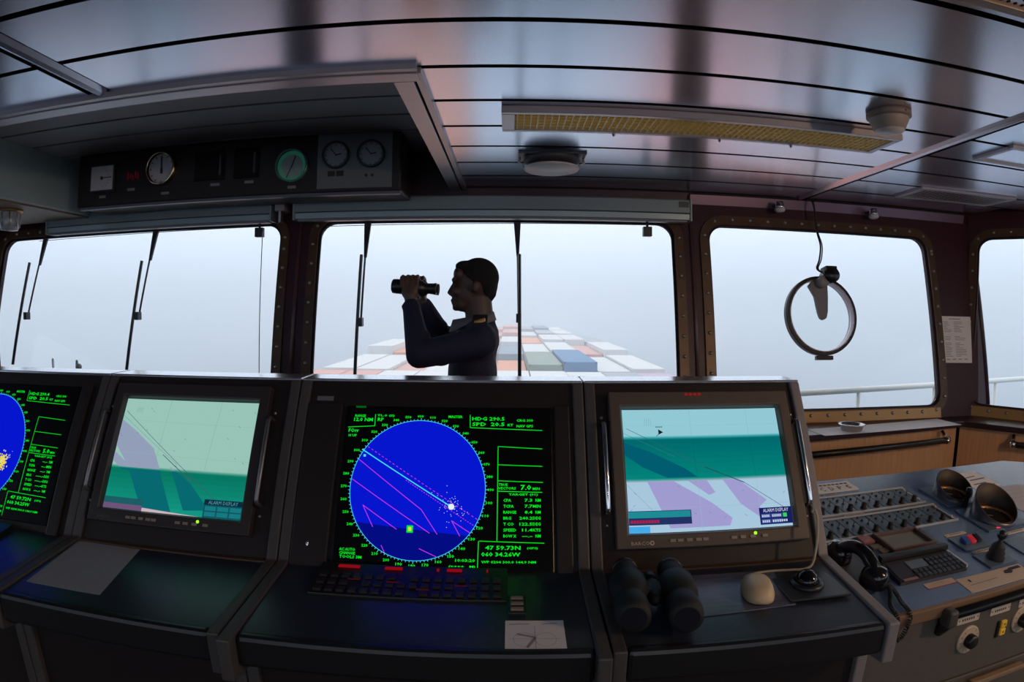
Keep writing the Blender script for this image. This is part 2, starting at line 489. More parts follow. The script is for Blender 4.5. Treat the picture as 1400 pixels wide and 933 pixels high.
# rim: aft run and starboard run, each with an outer lip
mb = MB(); mb.box(-4.6, PX1 + .065, PY0 - .055, PY0 + .012, CEIL - .022, CEIL - .014); mb.box(-4.6, PX1 + .065, PY0 - .085, PY0 - .055, CEIL - .018, CEIL + .004)
struct(mb.build('trim_11', M_alu, bevel=.002))
mb = MB(); mb.box(PX1 - .025, PX1 + .042, PY0 + .012, 3.58, CEIL - .022, CEIL - .014); mb.box(PX1 + .05, PX1 + .075, PY0 - .05, 3.58, CEIL - .018, CEIL + .004)
struct(mb.build('trim_12', M_alu, bevel=.002))

# ------------------------------------------------------------------ outside: sea, fog, containers, rail, wipers
SEA = -33.0
M_sea = mat('sea_water', (.045, .085, .14, 1), .16, 0, .5, bump=1.0, nscale=.10, stretch=(.35, 1, 1), bdist=1.2)
tag(MB().rect(-4000, 4000, -200, 5000, SEA).build('sea', M_sea), 'pale misty sea to the foggy horizon', 'sea', kind='structure')
fm = bpy.data.materials.new('fog_volume'); fm.use_nodes = True
t_ = fm.node_tree; t_.nodes.clear()
o_ = t_.nodes.new('ShaderNodeOutputMaterial'); v_ = t_.nodes.new('ShaderNodeVolumePrincipled')
v_.inputs['Color'].default_value = (.885, .945, 1, 1); v_.inputs['Density'].default_value = .0068; v_.inputs['Anisotropy'].default_value = 0.0
t_.links.new(v_.outputs[0], o_.inputs['Volume'])
tag(MB().box(-900, 900, 9, 1400, SEA + .3, 22).build('fog_bank', fm), 'pale sea fog hanging over the water and the bow', 'fog', kind='stuff')

cm = {}
def cmat(k):
    base = {'white': (215, 217, 218), 'grey': (165, 170, 178), 'orange': (226, 156, 122), 'salmon': (212, 160, 152), 'blue': (76, 122, 166), 'steel': (132, 146, 162), 'olive': (132, 147, 136), 'lavender': (192, 168, 190), 'red': (160, 70, 62)}[k]
    return mat('container_' + k, rgb(*base), .6, noise=.06, nscale=1.5)
def container_mesh(k):
    if k in cm: return cm[k]
    mb = MB(); W, L, H = 2.42, 12.15, 2.59
    n = 24
    # corrugated long sides and aft end, flat lid, corner posts
    for sx_ in (-1, 1):
        for j in range(n):
            y0 = -L / 2 + .15 + (L - .3) * j / n; y1 = y0 + (L - .3) / n; d = .035 if j % 2 else 0
            mb.box(sx_ * (W / 2 - .06), sx_ * (W / 2 - d), y0, y1, .15, H - .12) if sx_ > 0 else mb.box(-(W / 2 - d), -(W / 2 - .06), y0, y1, .15, H - .12)
    for j in range(8):
        x0 = -W / 2 + .12 + (W - .24) * j / 8; d = .035 if j % 2 else 0
        mb.box(x0, x0 + (W - .24) / 8, -L / 2 + d, -L / 2 + .06, .15, H - .12)
    mb.box(-W / 2 + .06, W / 2 - .06, -L / 2 + .06, L / 2, .02, H - .02)
    mb.box(-W / 2 + .05, W / 2 - .05, -L / 2 + .05, L / 2 - .05, H - .06, H - .01)
    for a in (-1, 1):
        mb.box(a * W / 2 - (.1 if a > 0 else 0), a * W / 2 + (.1 if a < 0 else 0), -L / 2, L / 2, H - .12, H)
        mb.box(a * W / 2 - (.1 if a > 0 else 0), a * W / 2 + (.1 if a < 0 else 0), -L / 2, L / 2, 0, .15)
        mb.box(-W / 2, W / 2, a * L / 2 - (.1 if a > 0 else 0), a * L / 2 + (.1 if a < 0 else 0), H - .12, H)
        for b in (-1, 1):
            mb.box(a * W / 2 - (.12 if a > 0 else 0), a * W / 2 + (.12 if a < 0 else 0), b * L / 2 - (.12 if b > 0 else 0), b * L / 2 + (.12 if b < 0 else 0), 0, H)
    cm[k] = mb.mesh('shipping_container', cmat(k)); return cm[k]
ORD = ['first', 'second', 'third', 'fourth', 'fifth', 'sixth', 'seventh', 'eighth', 'ninth', 'tenth', 'eleventh', 'twelfth', 'thirteenth', 'fourteenth', 'fifteenth']
TOP = -2.95
BAYS = [  # nearest edge, first column, [(colour, height of the lid)] from port to starboard
    (14.0, -5, [('white', -3.3), ('grey', -3.3), ('salmon', -3.2), ('salmon', -3.2), ('orange', -3.2), ('white', -3.2), ('white', -3.2), ('salmon', -3.2), ('salmon', -3.3), ('white', -3.3)]),
    (27.5, -5, [('salmon', -2.95), ('salmon', -2.95), ('white', -2.95), ('white', -2.95), ('white', -2.95), ('white', -2.9), ('white', -2.92), ('white', -2.98), ('grey', -3.0), ('lavender', -3.05)]),
    (41.0, -5, [('white', -2.95), ('white', -3.0), ('salmon', -3.25), ('white', -3.1), ('white', -3.1), ('orange', -3.45), ('olive', -2.62), ('blue', -2.42), ('white', -3.1), ('white', -2.9)]),
    (54.5, -5, [('white', -2.25), ('orange', -2.85), ('lavender', -3.1), ('white', -3.0), ('grey', -3.0), ('steel', -2.95), ('white', -2.75), ('white', -2.55), ('salmon', -2.95), ('white', -2.5)]),
    (68.0, -5, [('grey', -2.9), ('white', -2.6), ('lavender', -3.0), ('white', -2.6), ('salmon', -2.9), ('white', -2.6), ('orange', -2.75), ('white', -2.3), ('white', -2.3), ('grey', -2.6)]),
    (81.5, -4, [('white', -2.6), ('grey', -2.5), ('white', -2.5), ('salmon', -2.6), ('salmon', -2.1), ('white', -2.5), ('grey', -2.2), ('white', -2.2)]),
    (95.0, -3, [('grey', -2.4), ('white', -2.3), ('salmon', -2.2), ('salmon', -1.75), ('grey', -2.1), ('steel', -1.9), ('white', -2.2)]),
]
for bi, (y, k0, row) in enumerate(BAYS):
    for k, (kc, zt) in enumerate(row):
        o = link('shipping_container', container_mesh(kc)); o.location = ((k0 + k) * 2.52, y + 6.1, zt - 2.59)
        tag(o, '%s shipping container on deck, %s stack from port in the %s' % (kc, ORD[k], ORD[bi - 1] + ' bay ahead' if bi else 'bay right below the bridge'), 'container', 'containers stacked on the foredeck')
M_deck = mat('hull_deck_steel', (.16, .10, .09, 1), .7)
tag(MB().prism([(-13.6, 12, SEA), (11.2, 12, SEA), (11.2, 80, SEA), (8, 112, SEA), (0, 130, SEA), (-8, 112, SEA), (-13.6, 80, SEA)], (0, 0, TOP - 3.2 - SEA)).build('ship_deck', M_deck), 'ship hull and lower cargo below the top containers', 'ship deck', kind='structure')
# bridge-wing rail seen through the starboard windows
t = thing('wing_rail', 'white tubular rail outside the starboard windows', 'railing', loc=(2.0, 4.75, -.3))
a, d = Vector((0, 0, 1.05)), Vector((4.9, .93, 0))
MB().tube([tuple(a), tuple(a + d)], .030, 10).build('top_bar', M_rail, t, smooth=True)
MB().tube([tuple(a - Vector((0, 0, .42))), tuple(a + d - Vector((0, 0, .42)))], .018, 8).build('mid_bar', M_rail, t, smooth=True)
for f in (.05, .28, .51, .74, .97):
    p = a + d * f; MB().tube([(p.x, p.y, 0), (p.x, p.y, 1.05)], .022, 8).build('post', M_rail, t, smooth=True)
tag(MB().box(-7, 8, 3.75, 6.2, -.35, -.3).build('bridge_front_deck', mat('outer_deck', (.25, .3, .32, 1), .7)), 'outer walkway deck below the bridge windows', 'deck', kind='structure')
# wipers hang outside the glass
M_wiper = mat('wiper_black_metal', (.035, .04, .05, 1), .4, .4)
def wy(z, off=.0): return 3.6 - .2 * (2.25 - z) + .10 + off
def wiper(px, pz, ex, ez, bx0, bz0, bx1, bz1, label):
    t = thing('window_wiper', label, 'wiper', loc=(px, wy(pz), pz), group='window wipers')
    q = lambda x, z, o=0: (x - px, wy(z, o) - wy(pz), z - pz)
    mb = MB(); mx_, mz_ = px + (ex - px) * .36, pz + (ez - pz) * .36
    a = q(px, pz + .03); b = q(mx_, mz_); w0, w1 = .024, .008
    mb.prism([(a[0] - w0, a[1], a[2]), (a[0] + w0, a[1], a[2]), (b[0] + w1, b[1], b[2]), (b[0] - w1, b[1], b[2])], (0, .016, 0))
    mb.build('arm_root', M_wiper, t)
    MB().tube([b, q(ex, ez)], .007, 8).build('arm', M_wiper, t, smooth=True)
    mb = MB(); c0 = q(bx0, bz0, -.03); c1 = q(bx1, bz1, -.03)
    mb.tube([c0, c1], .011, 6); mb.build('blade', M_wiper, t, smooth=True)
    e = q(ex, ez); MB().box(e[0] - .016, e[0] + .016, e[1] - .035, e[1] + .012, e[2] - .028, e[2] + .028).build('joint', M_wiper, t, bevel=.004)
    MB().ball((0, .03, .03), .03).build('pivot', M_wiper, t, smooth=True)
wiper(-3.54, 2.05, -3.61, 1.458, -3.64, 1.86, -3.687, 1.10, 'black wiper nearest the port end of the left window')
wiper(-2.50, 2.05, -2.557, 1.449, -2.564, 1.83, -2.60, 1.085, 'black wiper in the middle of the left window')
wiper(-.930, 2.045, -.938, 1.405, -.950, 1.83, -.955, 1.05, 'black wiper on the centre window, left of the binocular man')
wiper(.036, 2.04, .047, 1.432, .050, 1.83, .054, 1.05, 'black wiper on the centre window, behind the man and over the containers')
# two small fittings outside the left window
t = thing('deck_post', 'small forked post outside the left window', 'post', loc=(-3.69, 3.88, -.30))
for dx in (-.007, .007): MB().tube([(dx, 0, 0), (dx, 0, 1.40)], .004, 6).build('prong', M_wiper, t, smooth=True)
MB().tube([(-.007, 0, 1.40), (0, 0, 1.408), (.007, 0, 1.40)], .004, 6).build('loop', M_wiper, t, smooth=True)
t = thing('deck_bollard', 'small dark horn-shaped fitting outside the left window', 'fitting', loc=(-3.42, 3.88, -.30))
MB().tube([(0, 0, 0), (0, 0, 1.33)], .02, 8).build('stem', M_wiper, t, smooth=True)
MB().ball((.006, 0, 1.345), (.024, .03, .028)).build('bulb', M_wiper, t, smooth=True)
MB().tube([(-.008, 0, 1.34), (-.012, 0, 1.40)], [.016, .008], 8).build('horn', M_wiper, t, smooth=True)

# ------------------------------------------------------------------ main console row
FF = frame((0, 1.378, 1.106), (1, 0, 0), (0, .5, .8660254))     # sloping instrument face: x right, y up the slope, z out of it
def dz(y): return .865 + (y - .96) / .29 * .02                   # desk surface height
RADAR_TX = [('RANGE', -0.3998, 0.1236, 0.0282, 0.0071), ('12.0 NM', -0.4017, 0.112, 0.0499, 0.0102), ('TL.0 (S)', -0.3417, 0.125, 0.0457, 0.007), ('RP', -0.3394, 0.1136, 0.0161, 0.0096), ('FOrr', -0.4128, 0.0824, 0.0268, 0.0101), ('H UP', -0.4115, 0.0705, 0.0217, 0.0069), ('MASTER', -0.1571, 0.1251, 0.0361, 0.007), ('HDG 290.5', -0.0968, 0.1189, 0.0825, 0.0101), ('SPD  20.5', -0.0964, 0.1045, 0.0822, 0.01), ('KT', -0.0071, 0.1047, 0.0143, 0.0063), ('CRG 300', 0.0155, 0.1167, 0.0418, 0.0069), ('NAV GPS', 0.0155, 0.1017, 0.0416, 0.0069), ('TRUE', -0.0272, -0.0484, 0.0212, 0.0064), ('VECTORS', -0.0288, -0.0572, 0.0429, 0.0064), ('7.0', 0.0255, -0.058, 0.0257, 0.0129), ('MIN', 0.0547, -0.058, 0.0172, 0.0064), ('TARGET (01)', -0.003, -0.0733, 0.07, 0.007), ('CPA', -0.0159, -0.0873, 0.0187, 0.0075), ('7.3', 0.0351, -0.087, 0.0187, 0.0075), ('NM', 0.0613, -0.087, 0.0125, 0.0075), ('TCPA', -0.0158, -0.1018, 0.0249, 0.0075), ('7.7', 0.0351, -0.1015, 0.0187, 0.0075), ('MIN', 0.0549, -0.1015, 0.0187, 0.0075), ('RANGE', -0.0157, -0.1162, 0.031, 0.0074), ('8.4', 0.0351, -0.116, 0.0186, 0.0074), ('NM', 0.061, -0.116, 0.0124, 0.0074), ('BRG', -0.0155, -0.1306, 0.0185, 0.0074), ('240.2', 0.0227, -0.1304, 0.0309, 0.0074), ('DEG', 0.0547, -0.1303, 0.0186, 0.0074), ('T CO', -0.0154, -0.1449, 0.0246, 0.0074), ('122.5', 0.0227, -0.1447, 0.0308, 0.0074), ('DEG', 0.0546, -0.1446, 0.0185, 0.0074), ('SPEED', -0.0153, -0.1591, 0.0307, 0.0073), ('11.4', 0.0288, -0.1589, 0.0246, 0.0073), ('KTS', 0.0545, -0.1589, 0.0185, 0.0073), ('BOW X', -0.0152, -0.1733, 0.0306, 0.0073), ('--.-', 0.0288, -0.1731, 0.0245, 0.0073), ('NM', 0.0606, -0.1731, 0.0123, 0.0073), ('47 59.73N', -0.0575, -0.2027, 0.083, 0.01), ('(GPS)', 0.0404, -0.202, 0.0255, 0.0061), ('060 34.26W', -0.0667, -0.2183, 0.0916, 0.01), ('WP 0204 300.0 144.9 NM', -0.0664, -0.2344, 0.1276, 0.0061), ('AC AUTO', -0.4069, -0.2162, 0.0396, 0.0074), ('CHANGE', -0.4062, -0.2246, 0.0395, 0.0068), ('TOOLS 3M', -0.4054, -0.2336, 0.055, 0.0073), ('10:03:20', -0.1271, -0.2322, 0.0464, 0.0072), ('(++++   M)', -0.1422, -0.2469, 0.0628, 0.0066)]
RADAR_LN = [(-0.1021, 0.1347, -0.101, 0.1001), (-0.101, 0.1001, 0.0802, 0.0938), (-0.0301, 0.0514, -0.0301, -0.1817), (-0.0301, 0.0514, 0.0795, 0.0457), (-0.0295, 0.0048, 0.0789, 0.0011), (-0.029, -0.0355, 0.0801, -0.0392), (-0.0287, -0.0613, 0.078, -0.0638), (-0.0718, -0.1822, 0.0811, -0.1865), (-0.0735, -0.1822, -0.0748, -0.2554), (-0.4156, 0.0957, -0.3456, 0.1007), (-0.3456, 0.1007, -0.3462, 0.1326)]
G_green = glow('radar_green', (.0, .85, .02, 1), 1.0)
G_green_dim = glow('radar_green_dim', (.0, .16, .01, 1), 1.0)
G_blue = glow('radar_blue', rgb(6, 22, 205), 1.0)
G_blue2 = glow('radar_blue_dark', rgb(4, 12, 130), 1.0)
G_cyan = glow('radar_cyan', rgb(70, 225, 255), 1.0)
G_mag = glow('radar_magenta', rgb(205, 60, 235), 1.0)
G_yel = glow('radar_yellow', rgb(235, 215, 70), 1.0)
G_white = glow('radar_white', rgb(225, 240, 240), 1.0)
G_red = glow('red_indicator', rgb(160, 12, 28), .7)
G_red_dim = glow('red_key_backlight', rgb(70, 16, 22), .8)
G_led = glow('green_led', rgb(150, 255, 40), 1.5)
M_glass_black = mat('radar_tube_glass', (.004, .004, .005, 1), .25, 0, .3)

def body_profile(off=0.0, y_front=.96):
    p = [(1.03, 0), (1.03, .775), (y_front, .79), (y_front, .865), (1.25, .885), (1.49, 1.30), (1.63, 1.30), (1.63, 0)]
    if not off: return p
    return [(1.015, 0), (1.015, .765), (y_front - .02, .78), (y_front - .02, .865 + off), (1.25 - off * .55, .885 + off), (1.49 - off, 1.30 + off * .35), (1.635, 1.30 + off * .35), (1.635, 0)]
M_cheek_end = mat('end_cheek_grey', (.22, .20, .21, 1), .45, noise=.12, nscale=120)
def console_unit(name, label, x0, x1, cheek_front=.95):
    xc = (x0 + x1) / 2
    t = thing(name, label, 'console', loc=(xc, 1.3, 0), group='units of the main bridge console')
    K = T(-xc, -1.3, 0)
    cw = .030
    MB().prism([(x0 + cw, y, z) for y, z in body_profile()], (x1 - x0 - 2 * cw, 0, 0), K).build('body', M_console, t)
    for a in (x0 + .001, x1 - cw + .0):
        MB().prism([(a, y, z) for y, z in body_profile(.010, cheek_front)], (cw - .002, 0, 0), K).build('side_cheek', M_cheek_end if a > .75 else M_cheek, t, bevel=.004)
    MB().box(x0 + cw, x1 - cw, .955, 1.245, .0, .004, K @ T(0, 0, 0) @ Matrix(((1, 0, 0, 0), (0, 1, 0, 0), (0, .069, 1, .8655 - .069 * .96), (0, 0, 0, 1)))).build('desk_top', M_desk, t, bevel=.0015)
    MB().box(x0 + cw, x1 - cw, .935, .962, .80, .872, K).build('desk_nosing', M_black, t, bevel=.010)
    mb = MB(); mb.box(x0 + .002, x1 - .002, 1.484, 1.585, 1.301, 1.309, K); mb.build('top_cap', M_edge, t, bevel=.003)
    return t, K

def chart_screen(t, K, xc, sc, W, H, variant, zoff):
    cols = {}; mats = []; mb = MB(); F_ = K @ FF
    def use(c):
        if c not in cols: cols[c] = len(mats); mats.append(glow('chart_%d_%d_%d' % c, rgb(*c)))
        mb.cur = cols[c]
    def uv(u, v): return (xc + (u - .5) * W, sc + (v - .5) * H)
    layer = [zoff]
    def poly(pts, c, up_=True):
        use(c); layer[0] += .00004
        mb.add([(*uv(*p), layer[0]) for p in pts], [tuple(range(len(pts)))], F_)
    def clip(pts, lo, hi):
        for sgn, lim in ((1, lo), (-1, -hi)):
            out = []
            for i in range(len(pts)):
                a, b = pts[i - 1], pts[i]; fa, fb = sgn * a[1] - lim, sgn * b[1] - lim
                if (fa >= 0) != (fb >= 0): q = fa / (fa - fb); out.append((a[0] + (b[0] - a[0]) * q, a[1] + (b[1] - a[1]) * q))
                if fb >= 0: out.append(b)
            pts = out
            if not pts: return []
        return pts
    def ln(a, b, c, wd=.0012):
        use(c); layer[0] += .00002; mb.line(uv(*a), uv(*b), wd, layer[0], F_)
    def tx(s, u, v, wu, hv, c):
        use(c); p = uv(u, v); mb.text(s, p[0], p[1], wu * W, hv * H, layer[0] + .0002, F_)
    def band(v0, v1, c0, c1, n=10):
        for k in range(n):
            f = (k + .5) / n; poly([(0, v0 + (v1 - v0) * k / n), (1, v0 + (v1 - v0) * k / n), (1, v0 + (v1 - v0) * (k + 1) / n), (0, v0 + (v1 - v0) * (k + 1) / n)], tuple(int(c0[i] + (c1[i] - c0[i]) * f) for i in range(3)))
    if variant == 'left':
        poly([(0, 0), (1, 0), (1, 1), (0, 1)], (150, 195, 182))
        band(.36, 0, (6, 116, 96), (20, 152, 132), 8)
        band(.385, .355, (142, 188, 174), (10, 120, 100), 6)
        lav = [[(0, .80), (.12, .71), (.30, .55), (.37, .39), (.41, .28), (.52, .0), (.30, .0), (.18, .27), (.10, .42), (0, .56)], [(0, .50), (.10, .42), (.17, .34), (.09, .34), (0, .42)], [(.45, .40), (.62, .27), (.78, .06), (.60, .04), (.52, .24)]]
        for q in lav:
            a = clip(q, .37, 1)
            if a: poly(a, (146, 158, 184))
            a = clip(q, 0, .36)
            if a: poly(a, (8, 104, 112))
        poly([(.30, .03), (.72, .0), (.72, -.0), (.30, 0)], (200, 180, 190))
        ln((.02, .88), (.86, .10), (60, 80, 90)); ln((.0, .84), (.5, .42), (110, 130, 150), .0008); ln((.38, .50), (.62, .29), (70, 90, 100), .002)
        for q in ((.36, .33), (.74, .70)): ln((q[0], 1), (q[1], .37), (130, 160, 160), .0008)
        for v in (.80, .50): ln((0, v), (1, v - .02), (140, 175, 168), .0006)
        for _ in range(16): p = (random.random(), .4 + random.random() * .55); ln(p, (p[0] + .012, p[1] - .012), (90, 120, 120), .001)
        [ln((.10 + .014 * k, .87), (.108 + .012 * k, .92), (118, 162, 156), .0012) for k in range(4)]
        poly([(0, 0), (.30, 0), (.30, .10), (0, .10)], (28, 92, 100)); poly([(0, 0), (.30, 0), (.30, .045), (0, .045)], (110, 82, 120))
        poly([(.74, 0), (1, 0), (1, .15), (.74, .15)], (12, 84, 96)); poly([(.74, .105), (1, .105), (1, .15), (.74, .15)], (8, 44, 62))
        for i in range(3):
            for j in range(2): poly([(.75 + .085 * i, .012 + .046 * j), (.825 + .085 * i, .012 + .046 * j), (.825 + .085 * i, .048 + .046 * j), (.75 + .085 * i, .048 + .046 * j)], (24, 120, 128))
        tx('ALARM DISPLAY', .77, .112, .2, .03, (80, 150, 160))
    else:
        poly([(0, 0), (1, 0), (1, 1), (0, 1)], (146, 200, 212))
        poly([(0, 0), (1, 0), (1, .42), (0, .42)], (166, 198, 220))
        band(.75, .42, (0, 104, 108), (4, 132, 122), 8)
        band(.775, .745, (120, 200, 210), (0, 112, 116), 6); band(.425, .395, (10, 132, 124), (182, 190, 206), 6)
        lav = [[(.0, .72), (.16, .64), (.36, .50), (.44, .42), (.26, .42), (.10, .52), (0, .62)]]
        for q in lav: poly(clip(q, .43, .74), (2, 92, 112))
        for q in ([(.12, .41), (.27, .41), (.50, .22), (.62, .09), (.60, .03), (.24, .03), (.18, .22)], [(.58, .41), (.67, .41), (.85, .22), (.80, .17), (.80, .08), (.68, .20)], [(.36, .41), (.48, .41), (.53, .30), (.49, .28)]):
            poly(clip(q, 0, .40), (160, 155, 206))
        ln((.02, .84), (.55, .46), (40, 100, 110)); ln((.0, .80), (.3, .60), (60, 120, 130), .0008); ln((.48, .51), (.72, .37), (30, 80, 90), .0022); ln((.72, .37), (.98, .13), (70, 80, 110))
        ln((.0, .38), (.22, .06), (130, 150, 170), .0008)
        for q in ((.42, .43), (.79, .80)): ln((q[0], 1), (q[0], .77), (130, 175, 190), .0008); ln((q[1], .40), (q[1], 0), (150, 180, 205), .0008); ln((q[0], .74), (q[1], .43), (10, 96, 98), .0008)
        for v in (.86, .19): ln((0, v), (1, v), (140, 180, 195), .0006)
        for _ in range(14): p = (random.random(), .08 + random.random() * .3); ln(p, (p[0] + .015, p[1] + .015 * random.choice((-1, 1))), (120, 130, 180), .001)
        [ln((.13 + .014 * k, .86), (.138 + .012 * k, .92), (118, 176, 188), .0012) for k in range(4)]; [ln((.20 + .011 * k, .85), (.208 + .011 * k, .85), (60, 110, 120), .003) for k in range(4)]
        poly([(.215, .785), (.245, .805), (.215, .83)], (12, 30, 36)); ln((.20, .77), (.215, .79), (12, 30, 36))
        poly([(0, .06), (.37, .06), (.37, .17), (0, .17)], (34, 48, 98)); poly([(0, .115), (.365, .115), (.365, .165), (0, .165)], (30, 138, 148)); [poly([(.01 + .017 * k, .075), (.023 + .017 * k, .075), (.023 + .017 * k, .098), (.01 + .017 * k, .098)], (170, 30, 74)) for k in range(10)]
        poly([(0, 0), (.12, 0), (.12, .05), (0, .05)], (70, 170, 232))
        poly([(.79, .02), (1, .02), (1, .155), (.79, .155)], (22, 32, 96)); tx('ALARM DISPLAY', .815, .118, .165, .028, (205, 215, 240))
        for i, (u0, wd) in enumerate(((.80, .06), (.865, .07))):
            for j in range(2): poly([(u0, .03 + .043 * j), (u0 + wd, .03 + .043 * j), (u0 + wd, .062 + .043 * j), (u0, .062 + .043 * j)], (64, 84, 150))
        for (nb, u0, v0, wd) in ((5, .804, .079, .05), (6, .869, .079, .06), (4, .804, .036, .05), (7, .869, .036, .10)):
            for k in range(nb): poly([(u0 + wd * k / nb, v0), (u0 + wd * (k + .7) / nb, v0), (u0 + wd * (k + .7) / nb, v0 + .018), (u0 + wd * k / nb, v0 + .018)], (190, 200, 228))
        poly([(.94, .073), (.965, .073), (.965, .105), (.94, .105)], (60, 205, 90))
    return mb.build('screen_image', mats, None)

def chart_console(label, x0, x1, xs, variant):
    t, K = console_unit('chart_console', label, x0, x1)
    F_ = K @ FF
    W, H, sc = .424, .315, -.010 if variant == 'right' else -.003
    bm_ = M_bezel if variant == 'right' else M_bezel2  # right bezel is browner: warm lamplight put into its colour
    zo = .026 if variant == "right" else .022
    # bezel ring, bevelled inwards
    bx0, bx1, by0, by1 = xs - .246, xs + .246, sc - .196, sc + .202
    ix0, ix1, iy0, iy1 = xs - W / 2 - .006, xs + W / 2 + .006, sc - H / 2 - .006, sc + H / 2 + .006
    o4 = [(bx0, by0), (bx1, by0), (bx1, by1), (bx0, by1)]; i4 = [(ix0, iy0), (ix1, iy0), (ix1, iy1), (ix0, iy1)]; j4 = [(xs - W / 2 - .001, sc - H / 2 - .001), (xs + W / 2 + .001, sc - H / 2 - .001), (xs + W / 2 + .001, sc + H / 2 + .001), (xs - W / 2 - .001, sc + H / 2 + .001)]
    v = [(p[0], p[1], -.002) for p in o4] + [(p[0], p[1], zo) for p in o4] + [(p[0], p[1], zo) for p in i4] + [(p[0], p[1], zo - .016) for p in j4]
    f = [(k * 4 + i, k * 4 + (i + 1) % 4, (k + 1) * 4 + (i + 1) % 4, (k + 1) * 4 + i) for k in range(3) for i in range(4)]
    bez = MB().add(v, f, F_).build('bezel', bm_, t, bevel=.003)
    scr = MB().box(xs - W / 2 - .004, xs + W / 2 + .004, sc - H / 2 - .004, sc + H / 2 + .004, zo - .024, zo - .0165, F_).build('screen', M_glass_black, t)
    im = chart_screen(t, K, xs, sc, W, H, variant, zo - .0163); im.parent = scr; im.name = 'screen_image'
    # buttons, lamp, maker's lettering
    for dx in (-.111, -.093, -.070, -.047, -.030, .043, .066, .092, .124):
        MB().box(xs + dx - .007, xs + dx + .007, sc - .183, sc - .176, zo - .001, zo + .003, F_).build('button', mat('bezel_button', (.30, .25, .2, 1), .5), bez)
    MB().ball((xs + .100, sc - .172, zo), .0042, M=F_).build('power_lamp', G_led, bez, smooth=True)
    if variant == 'right':
        mb = MB(); mb.text('BARCO', xs - .212, sc - .188, .044, .0085, zo + .0008, F_); mb.lathe([(.0055, 0), (.0055, .0006), (.003, .0006)], 14, F_ @ T(xs - .162, sc - .1835, zo), cap=False); mb.build('maker_lettering', mat('gold_print', (.62, .50, .34, 1), .4), bez)
        wl = MB()
        for k in range(4): wl.rect(xs - .045 + .012 * k, xs - .036 + .012 * k, sc + .190, sc + .1965, zo + .001, F_)
        wl.build('warning_lamp', glow('dim_red_label', rgb(150, 30, 26), .8), bez)
    else:
        MB().text('BARCO', xs - .212, sc - .188, .040, .0075, zo + .0008, F_).build('maker_lettering', mat('grey_print', (.16, .14, .13, 1), .4), bez)
    # grab handles left and right of the screen
    for hx in (xs - .264, xs + .2595):
        h = MB(); h.tube([(hx, -.118, 0), (hx, -.118, .028), (hx, -.110, .034), (hx, .100, .034), (hx, .108, .028), (hx, .108, 0)], .006, 8, F_)
        h.build('grab_handle', M_chrome if variant == 'right' else mat('dull_steel', (.22, .21, .22, 1), .4, .8), t, smooth=True)
        for q in (-.145, .13): MB().ball((hx, q, 0), .0045, 8, 6, F_).build('screw', M_bolt, t)
    # lip where the face meets the desk
    MB().box(x0 + .03, x1 - .03, 1.236, 1.250, .886, .892, K).build('lip', mat('lip_bronze', (.16, .10, .07, 1), .35, .5), t)
    return t, K

